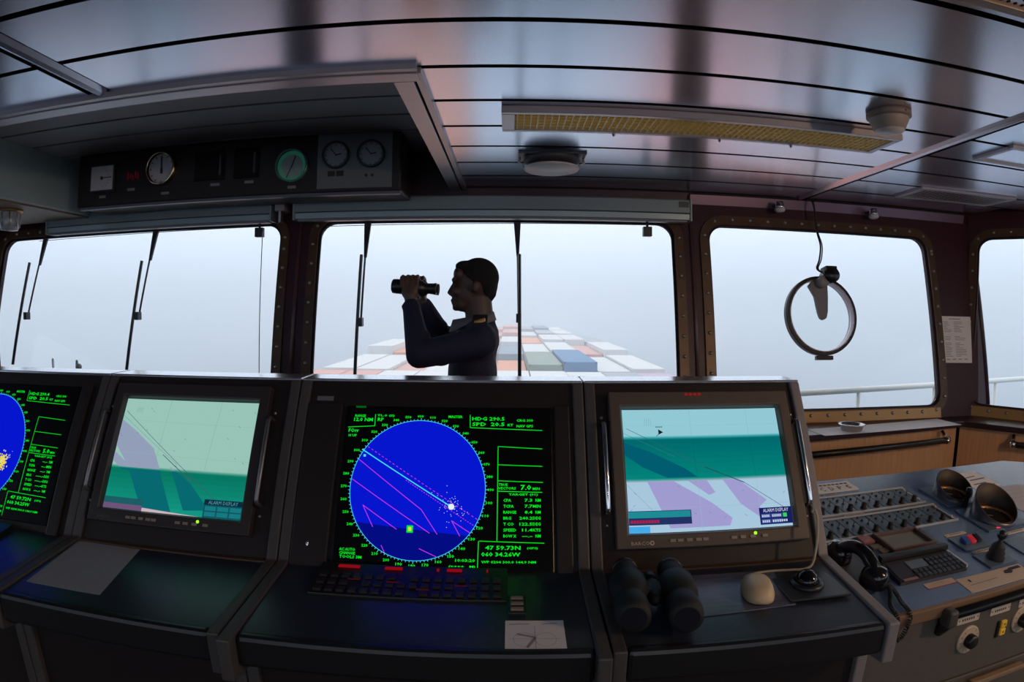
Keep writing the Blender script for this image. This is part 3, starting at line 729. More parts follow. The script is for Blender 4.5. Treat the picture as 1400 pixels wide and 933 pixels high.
key_me = {}
def radar_console(label, x0, x1, dx, ds, centre):
    t, K = console_unit('radar_console', label, x0, x1, .93 if centre else .95)
    F_ = K @ FF @ T(dx, ds, 0)
    scr = MB().box(-.425, .105, -.265, .155, .0005, .008, F_).build('screen', M_glass_black, t, bevel=.003)
    # raised surround at the sides
    for a, b in ((-.53 if centre else -.50, -.435), (.110, .150)):
        MB().box(a, b, -.262 - ds, .16, .0, .012, F_).build('side_panel', M_console, t, bevel=.004)
    z1, z2, z3 = .0084, .0087, .0090
    cx, cy, rx, ry = -.2265, -.058, .167, .175
    N = 72; cut = -.154 if centre else -.19
    top = []; bot = []
    for k in range(N): 
        a = 2 * math.pi * k / N; p = (cx + rx * math.cos(a), cy + ry * math.sin(a)); (top if p[1] > cut - (p[0] - cx) * .06 else bot).append((a, p))
    mb = MB()
    disc = [(cx + rx * math.cos(2 * math.pi * k / N), cy + ry * math.sin(2 * math.pi * k / N), z1) for k in range(N)]
    mb.add(disc, [tuple(range(N))], F_)
    lowpts = [(q[0], q[1], z1 + .0001) for q in disc if q[1] < cut - (q[0] - cx) * .06]
    lowpts.sort(key=lambda q: math.atan2(q[1] - cy, q[0] - cx))
    mb.cur = 1; mb.add(lowpts, [tuple(range(len(lowpts)))], F_)
    mb.cur = 2
    for k in range(120):
        a = 2 * math.pi * k / 120; L = .004 if k % 10 else .007
        mb.line((cx + rx * math.cos(a), cy + ry * math.sin(a)), (cx + (rx + L) * math.cos(a), cy + (ry + L) * math.sin(a)), .0012, z2, F_)
    mb.tube([(cx + rx * math.cos(2 * math.pi * k / 90), cy + ry * math.sin(2 * math.pi * k / 90), z2) for k in range(90)], .0006, 4, F_, closed=True)
    mb.cur = 3
    if centre:
        for q in ([(-.3788, .0126), (-.2128, -.1097), (-.1719, -.1685)], [(-.3901, -.0393), (-.1901, -.1662)], [(-.3283, -.1558), (-.3572, -.1032), (-.2702, -.1592)], [(-.1179, -.1712), (-.1388, -.1348), (-.0946, -.1629)], [(-.3049, -.1986), (-.295, -.2178)], [(-.2137, -.2035), (-.172, -.2217)]):
            for a, b in zip(q, q[1:]): mb.line(a, b, .0015, z2, F_)
        for a, b in (((-.3575, .0453), (-.0728, -.1337)), ((-.2549, -.0378), (-.0838, -.1469))):
            for k in range(0, 60, 2):
                f0, f1 = k / 60, (k + 1) / 60
                mb.line((a[0] + (b[0] - a[0]) * f0, a[1] + (b[1] - a[1]) * f0), (a[0] + (b[0] - a[0]) * f1, a[1] + (b[1] - a[1]) * f1), .0014, z2, F_)
        mb.cur = 2; mb.line((-.372, .038), (-.1406, -.1011), .0024, z2 + .0001, F_); mb.rect(-.367, -.361, .019, .025, z2, F_)
        mb.cur = 4
        mb.lathe([(.0075, 0), (.0001, .0001)], 10, F_ @ T(-.1406, -.1011, z3), cap=False)
        for _ in range(60):
            a, d = random.uniform(0, 6.28), abs(random.gauss(0, .022)) + .004; px, py = -.1406 + d * 1.1 * math.cos(a), -.1011 + d * math.sin(a)
            mb.rect(px, px + .0014, py, py + .0014, z3, F_)
        mb.rect(-.115, -.097, -.258, -.2545, z3, F_)
        mb.cur = 5; mb.rect(-.2455, -.2305, -.166, -.149, z2, F_); mb.cur = 6; mb.rect(-.2415, -.2345, -.162, -.153, z3, F_)
    else:
        mb.cur = 6
        for _ in range(150):
            px, py = random.gauss(-.135, .010), random.gauss(-.098, .013); mb.rect(px, px + .004, py, py + .0045, z2 + random.random() * .0002, F_)
        mb.cur = 4
        for _ in range(30): px = random.uniform(-.14, -.098); py = -.098 + (px + .14) * .6 + random.gauss(0, .006); mb.rect(px, px + .0016, py, py + .0016, z3, F_)
    mb.build('radar_scope', [G_blue, G_blue2, G_cyan, G_mag, G_white, G_green, G_yel], scr)
    mb = MB()
    for s_1, x, y, w_, h_ in RADAR_TX:
        if not centre: s_1 = {'HDG 290.5': 'HDG 290.4', '7.0': '5.0', '47 59.73N': '47 59.72N', '060 34.26W': '060 34.25W', '7.3': '--.-', '7.7': '--.-', '8.4': '--.-', '240.2': '---.-', '122.5': '---.-', '11.4': '--.-'}.get(s_1, s_1)
        mb.text(s_1, x, y, w_, h_, z2, F_, bold=.022)
    for k in range(36):
        a = R(90 - 10 * k); x, y = cx - .002 + (rx + .0145) * math.cos(a), cy + (ry + .0115) * math.sin(a)
        mb.text('%03d' % (10 * k), x - .0078, y - .0035, .0156, .007, z2, F_, bold=.022)
    for x0_, y0_, x1_, y1_ in RADAR_LN: mb.line((x0_, y0_), (x1_, y1_), .0016 if centre else .0013, z2, F_)
    mb.cur = 1
    for k in range(6): mb.rect(-.3995 + .0046 * k, -.3962 + .0046 * k, .1489, .1540, z2, F_)
    tag(mb.build('screen_lettering', [G_green, G_green_dim], scr), kind='stuff')
    # keyboard with faint red back-lighting below the tube
    kx0, kx1 = -.44 + dx, -.005 + dx
    kb = MB().prism([(kx0, 1.115, dz(1.115)), (kx0, 1.115, dz(1.115) + .010), (kx0, 1.235, .905), (kx0, 1.235, dz(1.235))], (kx1 - kx0, 0, 0), K).build('keyboard', M_black, t, bevel=.002)
    if 'k' not in key_me: key_me['k'] = MB().box(-.0085, .0085, -.0085, .0085, 0, .006).mesh('key', mat('dark_key', (.022, .016, .017, 1), .5))
    for r_ in range(3):
        for c_ in range(16):
            if (r_ * 7 + c_ * 5) % 9 == 4: continue
            y = 1.130 + r_ * .026; o = link('key', key_me['k'], kb, K @ T(kx0 + .02 + c_ * .0262, y, dz(y) + .010 + (y - 1.115) * .09))
    if centre:
        for a, b in ((-.395, -.345), (-.285, -.245), (-.165, -.160), (-.142, -.108), (-.052, -.049)):
            MB().box(a, b, 1.212, 1.222, .9035, .9065, K).build('red_indicator', G_red, kb)
        for a, y in ((-.27, 1.158), (-.12, 1.152), (-.36, 1.162), (-.20, 1.132)):
            MB().box(a, a + .028, y, y + .003, dz(y) + .0205, dz(y) + .0215, K).build('red_key_lamp', G_red_dim, kb)
        sp = MB().box(-.002, .034, 1.065, 1.142, dz(1.1) + .001, dz(1.1) + .010, K).build('switch_panel', M_black, t, bevel=.002)
        for y in (1.075, 1.098, 1.122): MB().box(.003, .029, y, y + .010, dz(1.1) + .010, dz(1.1) + .013, K).build('switch_label', mat('faded_label', (.30, .22, .19, 1), .6), sp)
        MB().box(-.511, -.466, .169, .181, .001, .004, K @ FF).build('name_plate', mat('name_plate_grey', (.16, .16, .17, 1), .4), t)
        for q in ((-.53, .14), (-.53, -.21), (.165, -.15)): MB().ball((q[0], q[1], .001), .0035, 8, 6, K @ FF).build('screw', M_bolt, t)
        MB().tube([(-.487, -.222, .001), (-.487, -.204, .012), (-.487, -.19, .004)], .004, 6, K @ FF).build('toggle', M_chrome, t, smooth=True)
    return t, K

radar_console('radar console at the left edge with a cropped blue scope and yellow echo', -1.93, -1.18, -1.385, .03, False)
chart_console('chart console with a dim green-banded display, between the two radar consoles', -1.18, -.56, -.884, 'left')
radar_console('radar console with a round blue scope and green lettering, below the binocular man', -.56, .19, 0, 0, True)
chart_console('chart console with a display framed in warm-lit brown and cream mouse, right end of the row', .19, .80, .497, 'right')

# ---- things lying on the main console
def sheet(name, label, cat, pts, mt, M=None, t=.0008, group=None, ink=None):
    o = MB().prism(pts, (0, 0, t), M).build(name, mt); tag(o, label, cat, group); return o
p = [(-1.125, 1.008), (-.905, 1.010), (-.943, 1.232), (-1.145, 1.232)]
sheet('paper_sheet', 'grey paper sheet lying on the desk of the left chart console', 'paper', [(x, y, dz(y) + .0045) for x, y in p], M_papergrey)
t = thing('index_card', 'small white card with a sketched diagram on the radar console desk', 'card', loc=(.05, .99, dz(.99) + .005))
MB().box(-.058, .058, -.050, .058, 0, .001, Matrix.Rotation(R(3.9), 4, 'X')).build('card', M_paper, t)
mb = MB(); Mx = Matrix.Rotation(R(3.9), 4, 'X')
for a, b, w_ in (((0, -.044), (0, .04), .0007), ((-.05, -.004), (.05, -.004), .0007), ((-.035, .012), (.0, .0), .004), ((0, 0), (-.016, -.032), .005), ((-.05, .044), (-.01, .046), .002), ((.015, .045), (.045, .047), .002)): mb.line(a, b, w_, .0016, Mx)
for cx_ in (-.022, .02): 
    for k in range(24): 
        a0, a1 = 2 * math.pi * k / 24, 2 * math.pi * (k + 1) / 24; mb.line((cx_ + .02 * math.cos(a0), -.006 + .022 * math.sin(a0)), (cx_ + .02 * math.cos(a1), -.006 + .022 * math.sin(a1)), .0006, .0016, Mx)
tag(mb.build('sketch', M_greyink, t), kind='stuff')

# mouse, mat, cable
mm = MB().prism([(x, y, dz(y) + .0045) for x, y in ((.390, 1.040), (.612, 1.052), (.620, 1.205), (.405, 1.205))], (0, 0, .003)).build('mouse_mat', mat('mouse_mat_sheen', (.10, .10, .15, 1), .22, noise=.7, nscale=9, stretch=(1, 8, 1)), bevel=.001)  # streaky purple-blue reflection painted into the mat colour
tag(mm, 'dark mouse mat with a painted streaky sheen under the cream mouse', 'mouse mat')
t = thing('computer_mouse', 'cream computer mouse on the dark mat in front of the right chart console', 'mouse', M=T(.545, 1.112, dz(1.112) + .0078) @ Matrix.Rotation(R(-14), 4, 'Z'))
mb = MB(); n, m_ = 20, 8
def mprof(u): return .030 * (1 - abs(2 * u - 1) ** 3.2) ** .45
v = []; f = []
for j in range(m_ + 1):
    q = j / m_; hh = math.sin(q * math.pi / 2); sc_ = math.cos(q * math.pi / 2) ** .5
    for k in range(n):
        a = 2 * math.pi * k / n; ex = math.copysign(abs(math.cos(a)) ** .75, math.cos(a)); ey = math.copysign(abs(math.sin(a)) ** .75, math.sin(a))
        v.append((.036 * ex * max(sc_, .02), .058 * ey * max(sc_, .02) - .004 * hh, .034 * hh))
for j in range(m_):
    for k in range(n): f.append((j * n + k, j * n + (k + 1) % n, (j + 1) * n + (k + 1) % n, (j + 1) * n + k))
f.append(tuple(range(n - 1, -1, -1))); f.append(tuple(range(m_ * n, (m_ + 1) * n)))
mb.add(v, f).build('shell', M_mouse, t, smooth=True)
MB().box(-.001, .001, .012, .050, .024, .0335, Matrix.Rotation(R(-14), 4, 'X')).build('button_gap', M_greyink, t)
# cable: from the mouse back, up past the bezel to the handle foot
pts = [Vector(p) for p in ((0, .056, .010), (.004, .082, .006), (.05, .10, .006), (.10, .105, .008), (.132, .108, .010), (.152, .116, .022), (.163, .140, .068), (.166, .166, .112), (.160, .180, .135), (.153, .178, .128))]
def spline(pts, k=8):
    out = []
    P = [pts[0]] + pts + [pts[-1]]
    for i in range(1, len(P) - 2):
        a, b, c, d = P[i - 1], P[i], P[i + 1], P[i + 2]
        for j in range(k):
            s = j / k; out.append(.5 * ((2 * b) + (c - a) * s + (2 * a - 5 * b + 4 * c - d) * s * s + (3 * b - a - 3 * c + d) * s ** 3))
    out.append(pts[-1]); return out
MB().tube(spline(pts), .0032, 8).build('cable', mat('beige_cable', (.42, .34, .24, 1), .5), t, smooth=True)
tag(t, None, None)
# trackball
t = thing('trackball', 'black trackball on a plate beside the cream mouse', 'trackball', loc=(.673, 1.125, dz(1.12) + .0045))
MB().box(-.072, .078, -.070, .055, 0, .006).build('base_plate', M_black, t, bevel=.002)
MB().lathe([(.040, .006), (.040, .012), (.030, .014)], 24, cap=False).build('ring', M_black, t, smooth=True)
MB().ball((0, .0, .012), .028, 20, 12).build('ball', mat('glossy_black_ball', (.006, .006, .008, 1), .06), t, smooth=True)
# binoculars lying on the desk
def binoculars_mesh(t, M, s=1.0, mt=None):
    mt = mt or M_rubber
    for sg in (-1, 1):
        q = M @ T(sg * .043 * s, 0, 0)
        MB().lathe([(.0, .098), (.022, .098), (.029, .094), (.031, .075), (.029, .05), (.026, .035), (.030, .03), (.034, .02), (.034, -.025), (.029, -.032), (.020, -.045), (.021, -.05), (.023, -.075), (.022, -.083), (.0, -.083)], 20, q @ Matrix.Scale(s, 4), cap=False).build('barrel', mt, t, smooth=True)
        MB().lathe([(.0, .0985), (.0215, .0985)], 20, q @ Matrix.Scale(s, 4), cap=False).build('objective_lens', mat('lens_coating', (.01, .012, .02, 1), .05), t)
        MB().lathe([(.0215, -.078), (.0245, -.078), (.0245, -.088), (.018, -.089)], 20, q @ Matrix.Scale(s, 4), cap=False).build('eyecup', M_black, t, smooth=True)
    MB().caps((0, 0, -.03 * s), (0, 0, .03 * s), .013 * s, .013 * s, 10, M).build('hinge', mt, t, smooth=True)
    MB().box(-.035 * s, .035 * s, -.010 * s, .012 * s, -.018 * s, .022 * s, M).build('bridge', mt, t, bevel=.004)
    MB().tube([M @ Vector((0, .004 * s, -.05 * s)), M @ Vector((0, .004 * s, -.028 * s))], .011 * s, 12).build('focus_wheel', M_black, t, smooth=True)
t = thing('binoculars', 'black rubber binoculars lying on the desk left of the mouse mat', 'binoculars', loc=(.297, 1.082, dz(1.08) + .005))
binoculars_mesh(t, T(-.0, 0, .042) @ Matrix.Rotation(R(-6), 4, 'Z') @ Matrix.Rotation(R(90), 4, 'X') @ T(0, 0, 0), 1.18)

# ------------------------------------------------------------------ starboard control desk
DU, DV = Vector((.9945, .1045, 0)), Vector((-.104, .985, .139))
DF = frame((.937, 1.078, .80), DU, DV)                  # desk surface: x along the front edge, y up the slope, z off the surface
AF = frame((.937, 1.078, .80), DU, (0, 0, 1))           # front apron: x along, y up, z towards the operator
t = thing('control_desk', 'blue-grey control desk full of switches beside the oak panel', 'console', M=T(1.5, 1.5, 0))
K = T(-1.5, -1.5, 0)
D_, A_ = K @ DF, K @ AF
MB().prism([(-.132, 0, -.03), (1.6, 0, -.03), (1.6, .52, -.03), (1.296, .668, -.03), (1.198, .711, -.03), (-.060, .742, -.03)], (0, 0, .03), D_).build('desk_surface', M_blue_desk, t, bevel=.002)
MB().box(-.132, 1.6, -.010, .004, -.036, .001, D_).build('edge_strip', mat('edge_strip_brown', (.22, .14, .085, 1), .45), t, bevel=.003)
MB().box(-.132, 1.6, -.250, -.030, -.05, -.008, A_).build('apron', M_greyfront, t)
MB().box(-.132, 1.6, -.80, -.262, -.05, -.012, A_).build('lower_door', M_greyfront, t, bevel=.004)
MB().box(-.132, 1.6, -.262, -.250, -.05, -.03, A_).build('shadow_gap', M_black, t)
MB().prism([(-.09, .01, -.04), (1.58, .01, -.04), (1.58, .50, -.04), (1.18, .69, -.04), (-.03, .72, -.04)], (0, 0, .01), D_).build('under_frame', M_black, t)
MB().box(.02, 1.5, -.80, -.02, -.62, -.05, A_).build('cabinet', M_greyfront, t)
# handrail along the front
MB().tube([(.135, -.026, .020), (1.6, -.026, .020)], .0135, 12, A_).build('hand_rail', M_black, t, smooth=True)
MB().box(.116, .148, -.056, -.008, .0, .038, A_).build('rail_end', mat('rail_end_grey', (.07, .062, .06, 1), .45), t, bevel=.008)
MB().tube([(.136, -.045, .020), (.136, -.085, -.012)], .016, 10, A_).build('rail_bracket', M_black, t, smooth=True)
# engraved plates, dials, yellow push buttons on the apron
def plate(x0, x1, y0, y1, M, parent, text=None, name='label_plate', h=.003, m_=None):
    o = MB().box(x0, x1, y0, y1, 0, h, M).build(name, m_ or M_plate, parent, bevel=.001)
    if text is not None:
        mb = MB(); w_ = (x1 - x0); hh = (y1 - y0)
        if text: mb.text(text, x0 + w_ * .2, y0 + hh * .3, w_ * .6, hh * .4, h + .0004, M)
        else:
            for k in range(6): mb.rect(x0 + w_ * (.2 + .1 * k), x0 + w_ * (.2 + .1 * k + .065), y0 + hh * .36, y0 + hh * .64, h + .0004, M)
        for q in (.08, .92): mb.lathe([(.0025, 0), (.0001, .001)], 8, M @ T(x0 + w_ * q, (y0 + y1) / 2, h), cap=False)
        tag(mb.build('engraving', M_ink, o), kind='stuff')
    return o
A2 = A_ @ T(0, 0, -.008)
plate(.200, .284, -.084, -.060, A2, t, ''); plate(.330, .413, -.086, -.062, A2, t, ''); plate(.452, .52, -.088, -.064, A2, t, '')
def dial(x, y):
    q = A2 @ T(x, y, 0)
    d = MB().lathe([(.041, 0), (.041, .004), (.038, .006), (.022, .007)], 32, q).build('dial', mat('dial_ivory', (.50, .40, .30, 1), .5), t, smooth=False)
    MB().lathe([(.020, .006), (.020, .022), (.016, .026), (.0, .026)], 20, q, cap=False).build('dial_knob', M_black, d, smooth=True)
    mb = MB()
    for k in range(11):
        a = R(-140 + 28 * k - 90); mb.line((.028 * math.cos(a), .028 * math.sin(a)), (.036 * math.cos(a), .036 * math.sin(a)), .0016, .0068, q)
    tag(mb.build('dial_marks', M_ink, d), kind='stuff')
dial(.258, -.137); dial(.478, -.128)
G_yellow = mat('yellow_button', (.70, .42, .03, 1), .4, emit=(.7, .42, .03, 1), estr=.12)
for q in (-.122, -.146):
    b = MB().box(.388, .409, q - .010, q + .010, 0, .008, A2).build('push_button', G_yellow, t, bevel=.002)
    MB().rect(.396, .401, q - .003, q + .003, .0085, A2).build('push_button_mark', M_ink, b)
MB().box(.374, .386, -.162, -.110, 0, .005, A2).build('button_guard', M_black, t, bevel=.002)
MB().box(.30, .52, -.285, -.270, .0, .02, A_).build('drawer_lip', mat('drawer_lip_tan', (.26, .18, .11, 1), .45), t, bevel=.003)

# switch panels: two rows of switch modules, each with a knob, a toggle, a lamp
M_rim = mat('panel_rim_pale', (.42, .44, .47, 1), .35, .3)
knob_me = MB().lathe([(.0105, 0), (.0105, .003), (.0085, .004), (.008, .019), (.006, .021), (.0, .021)], 12, cap=False).mesh('knob', mat('knob_black', (.008, .008, .009, 1), .6, 0, .3), True)
tog_me = MB().lathe([(.0045, 0), (.0045, .003), (.0016, .004), (.0022, .018), (.0, .019)], 8, cap=False).mesh('toggle', M_black, True)
lamp_me = MB().lathe([(.0042, 0), (.0042, .003), (.002, .006), (.0, .0065)], 10, cap=False).mesh('indicator', M_rubber, True)
scr_me = MB().lathe([(.0058, 0), (.0055, .003), (.0, .005)], 10, cap=False).mesh('corner_screw', M_bolt, True)
mod_me = MB().box(-.0262, .0262, -.056, .056, 0, .003).mesh('switch_module', M_module)
def switch_panel(label, x0, x1, y0, y1, xs0, pitch, n):
    P = thing('switch_panel', label, 'switch panel', M=DF @ T((x0 + x1) / 2, (y0 + y1) / 2, 0), group='switch panels on the control desk')
    w2, h2 = (x1 - x0) / 2, (y1 - y0) / 2
    MB().box(-w2 + .008, w2 - .008, -h2 + .006, h2 - .006, 0, .0018).build('back_plate', M_black, P)
    mb = MB()
    for a in ((-w2, w2, h2 - .007, h2), (-w2, w2, -h2, -h2 + .007)): mb.box(a[0], a[1], a[2], a[3], 0, .008)
    mb.build('rim', M_rim, P, bevel=.002)
    MB().box(w2 - .012, w2 - .004, -h2 + .007, h2 - .007, 0, .004).build('end_rim', M_rim, P)
    for k in range(n):
        x = xs0 + pitch * k - (x0 + x1) / 2
        if x + .0262 > w2: continue
        mo = link('switch_module', mod_me, P, T(x, 0, .0015) @ Matrix.Diagonal((1, (h2 - .009) / .056, 1, 1)))
        link('knob', knob_me, P, T(x, -h2 + .022, .0045)); link('toggle', tog_me, P, T(x + .004, .002, .0045)); 
        o = link('indicator', lamp_me, P, T(x - .004, .024, .0045)); link('indicator', lamp_me, P, T(x - .006, .044, .0045) @ Matrix.Scale(.7, 4))
    for q in (h2 - .016, -h2 + .03): link('corner_screw', scr_me, P, T(w2 - .008, q, .004))
switch_panel('far switch panel of knobs and toggles, nearest the oak panel', -.105, .512, .480, .605, .084 - .0555 * 3, .0555, 11)
switch_panel('near switch panel of knobs and toggles, behind the small framed screen', -.09, .530, .342, .464, .019 - .0568, .0568, 10)
P = thing('label_strip', 'white name strip fixed between the two switch panels', 'label', M=DF @ T(.20, .4725, .0)); plate(-.045, .035, -.006, .006, Matrix.Identity(4), P, '')
P = thing('label_strip', 'small name strip above the far switch panel', 'label', M=DF @ T(.205, .624, .0)); plate(-.035, .035, -.006, .006, Matrix.Identity(4), P, '', m_=mat('label_strip_blue', (.25, .3, .4, 1), .5))
# call sign card
P = thing('call_sign_card', 'white card lettered C D P 5 at the back of the control desk', 'card', M=DF @ T(.245, .671, .0))
MB().box(-.098, .096, -.035, .037, 0, .002).build('card', M_paper, P)
mb = MB()
for k, ch in enumerate('CDP5'): mb.text(ch, -.055 + k * .038, -.022, .018, .026, .0026)
for k in range(8): mb.rect(-.06 + k * .018, -.06 + k * .018 + .013, .016, .024, .0026)
tag(mb.build('card_lettering', M_ink, P), kind='stuff')

# hooded round instruments
M_hood_in = mat('hood_brown_inside', (.028, .015, .010, 1), .5, 0, .4)
def hooded(label, cx, cy, px0, px1, py0, py1, r, hb):
    P = thing('hooded_instrument', label, 'instrument', M=DF @ T(cx, cy, 0), group='hooded round instruments')
    MB().box(px0 - cx, px1 - cx, py0 - cy, py1 - cy, 0, .008).build('base_plate', M_module, P, bevel=.002)
    n = 40; th0 = R(78)
    H = lambda a: .012 + hb * (.5 + .5 * math.cos(a - th0)) 
    v = []; 
    for k in range(n):
        a = 2 * math.pi * k / n; h = H(a); c, s = math.cos(a), math.sin(a); lean = 1 - .05 * h / hb
        v += [(r * c, r * s, .008), (r * lean * c, r * lean * s, .008 + h), ((r * lean - .004) * c, (r * lean - .004) * s, .008 + h), ((r - .005) * c, (r - .005) * s, .009)]
    f = []; fi = []
    for k in range(n):
        j = (k + 1) % n
        f += [(4 * k, 4 * j, 4 * j + 1, 4 * k + 1), (4 * k + 1, 4 * j + 1, 4 * j + 2, 4 * k + 2), (4 * k + 2, 4 * j + 2, 4 * j + 3, 4 * k + 3)]; fi += [0, 0, 1]
    mb = MB(); mb.add(v, f); mb.mi = fi; mb.build('hood', [mat('hood_blue_black', (.045, .05, .07, 1), .3), M_hood_in], P, smooth=True)
    MB().lathe([(r - .006, .008), (r - .006, .016), (r - .016, .017), (r - .018, .012)], 32, cap=False).build('bezel_ring', mat('bezel_ring_tan', (.35, .20, .10, 1), .3, .3), P, smooth=True)
    MB().lathe([(r - .016, .0085), (r - .016, .0115)], 32).build('dial_face', mat('dark_dial', (.02, .018, .02, 1), .15), P)
    mb = MB()
    for k in range(24): a = 2 * math.pi * k / 24; mb.line(((r - .024) * math.cos(a), (r - .024) * math.sin(a)), ((r - .018) * math.cos(a), (r - .018) * math.sin(a)), .0012, .012)
    mb.line((0, 0), (-.03, .02), .002, .0122); tag(mb.build('dial_marks', M_plate, P), kind='stuff')
    return P
hooded('hooded round instrument farther back on the control desk', .650, .492, .565, .735, .426, .577, .070, .060)
P2 = hooded('larger hooded round instrument nearer the rocker switches', .665, .315, .565, .760, .243, .398, .078, .078)
MB().box(-.055, -.025, -.068, -.062, .008, .0095).build('red_indicator', glow('pink_red_lamp', rgb(235, 60, 100), 1.0), P2)
P = thing('desk_lever', 'short black lever standing between the two hooded instruments', 'lever', M=DF @ T(.640, .418, .0))
MB().lathe([(.011, 0), (.009, .012), (.008, .05), (.010, .052), (.010, .066), (.007, .07), (.0, .07)], 14, cap=False).build('lever', M_black, P, smooth=True)
# papers at the back of the desk
P = thing('smudged_note', 'white note with dark strokes beside the far hooded instrument', 'paper', M=DF @ T(.88, .585, .0))
MB().prism([(-.08, .075, 0), (-.07, -.074, 0), (.076, -.068, 0), (.07, .067, 0)], (0, 0, .0012)).build('sheet', M_paper, P)
mb = MB()
for a, b, w_ in (((-.06, .055), (-.02, .058), .010), ((-.065, .02), (.03, .03), .006), ((-.03, .0), (.06, .005), .008), ((-.045, -.035), (.03, -.03), .007), ((.0, -.055), (.06, -.05), .005)): mb.line(a, b, w_, .0017)
tag(mb.build('strokes', mat('blue_grey_ink', (.10, .10, .14, 1), .7), P), kind='stuff')
P = thing('large_sheet', 'pale sheet of paper partly behind the larger hooded instrument', 'paper', M=DF @ T(.95, .41, .0))
MB().prism([(-.14, .10, 0), (-.11, -.10, 0), (.14, -.10, 0), (.09, .09, 0)], (0, 0, .001)).build('sheet', mat('pale_sheet', (.46, .45, .50, 1), .8), P)
mb = MB()
for k in range(5): mb.line((-.09 + .01 * k, .06 - .03 * k), (.06 + .01 * k, .055 - .03 * k), .0016, .0015)
tag(mb.build('print', M_greyink, P), kind='stuff')
# rocker switch module
P = thing('rocker_switch_plate', 'small plate with blue and red rocker switches', 'switch', M=DF @ T(.446, .216, .0))
MB().box(-.058, .060, -.038, .038, 0, .006).build('base_plate', M_module, P, bevel=.0015)
for x, m_ in ((-.022, mat('blue_rocker', (.03, .08, .30, 1), .4)), (.004, mat('red_rocker', (.5, .03, .05, 1), .4, emit=(.5, .02, .04, 1), estr=.25)), (.028, M_black)):
    MB().prism([(x - .011, -.014, .006), (x - .011, .014, .006), (x - .011, .014, .022), (x - .011, -.014, .014)], (.022, 0, 0)).build('rocker', m_, P, bevel=.002)
plate(-.050, .040, .050, .064, Matrix.Identity(4), P, ''); plate(-.040, .056, -.058, -.044, Matrix.Identity(4), P, '')
# joystick
P = thing('joystick', 'black ball-topped joystick on a square plate', 'joystick', M=DF @ T(.446, .115, .0))
MB().box(-.058, .062, -.036, .038, 0, .006).build('base_plate', M_module, P, bevel=.0015)
MB().lathe([(.027, .006), (.027, .014), (.023, .020), (.025, .028), (.020, .034), (.021, .042), (.015, .052), (.007, .060), (.006, .070), (.0, .070)], 20, cap=False).build('boot', M_rubber, P, smooth=True)
MB().ball((0, 0, .080), .0150, 14, 10).build('ball', M_black, P, smooth=True)
P = thing('marked_plate', 'flat grey plate with printed marks at the right edge of the control desk', 'panel', M=DF @ T(.645, .145, .0))
MB().box(-.08, .09, -.045, .045, 0, .005).build('base_plate', M_module, P, bevel=.0015)
mb = MB()
for a in ((-.02, .01), (.01, -.008), (.03, .02)): mb.line(a, (a[0] + .03, a[1] - .006), .003, .0056)
tag(mb.build('marks', mat('pale_marks', (.3, .34, .42, 1), .5), P), kind='stuff'); plate(-.02, .08, .066, .080, Matrix.Identity(4), P, '')
# small framed screen and its plate
P = thing('framed_screen', 'small framed screen set in the control desk beside the telephone handset', 'screen', M=DF @ T(.231, .281, .0))
MB().box(-.205, .118, -.070, .058, 0, .004).build('base_plate', mat('screen_plate_blue', (.05, .075, .12, 1), .35), P, bevel=.001)
mb = MB(); W2, H2, bw = .084, .050, .010
for a in ((-W2, W2, H2 - bw, H2), (-W2, W2, -H2, -H2 + bw), (-W2, -W2 + bw, -H2 + bw, H2 - bw), (W2 - bw, W2, -H2 + bw, H2 - bw)): mb.box(a[0], a[1], a[2], a[3], .004, .020)
mb.build('frame', mat('screen_frame_brown', (.10, .06, .05, 1), .4), P, bevel=.002)
MB().box(-W2 + bw, W2 - bw, -H2 + bw, H2 - bw, .003, .008).build('glass', mat('grey_screen_glass', (.22, .25, .27, 1), .15), P)
MB().box(-.140, -.096, .018, .054, .004, .014).build('red_block', mat('pink_red_block', (.30, .12, .13, 1), .4), P, bevel=.002)
for k in range(2): MB().box(-.125 + .012 * k, -.090 + .012 * k, -.012 - .026 * k, .010 - .026 * k, .004, .009).build('grey_block', mat('grey_block', (.14, .14, .14, 1), .5), P, bevel=.001)
# keypad unit
P = thing('keypad_unit', 'black keypad with a small display in front of the framed screen', 'keypad', M=DF @ T(.19, .142, .0))
MB().prism([(-.13, -.043, 0), (-.13, -.043, .010), (-.13, .040, .020), (-.13, .040, 0)], (.252, 0, 0)).build('body', M_black, P, bevel=.002)
MB().box(-.13, .122, .042, .060, 0, .034).build('back_wall', M_black, P, bevel=.002)
kM = Matrix.Rotation(R(6.9), 4, 'X'); kz = .0158
MB().box(-.060, .005, -.002, .030, kz, kz + .001, kM).build('display', mat('keypad_display', (.12, .16, .20, 1), .12), P)
MB().box(-.122, -.065, -.030, .030, kz, kz + .001, kM).build('dark_panel', mat('keypad_dark', (.03, .03, .035, 1), .3), P)
MB().box(-.115, -.065, -.040, -.032, kz, kz + .0015, kM).build('pink_label', mat('pink_label', (.30, .17, .19, 1), .5), P)
kk = MB().box(-.0068, .0068, -.0065, .0065, 0, .004).mesh('key', mat('keypad_key', (.035, .045, .06, 1), .3))
for r_ in range(4):
    for c_ in range(10):
        x = -.055 + c_ * .0178
        if r_ > 1 and c_ < 4: continue
        link('key', kk, P, kM @ T(x, -.032 + r_ * .0175, kz))
MB().box(.113, .121, -.042, .040, .010, .020).build('edge_bar', M_rim, P)
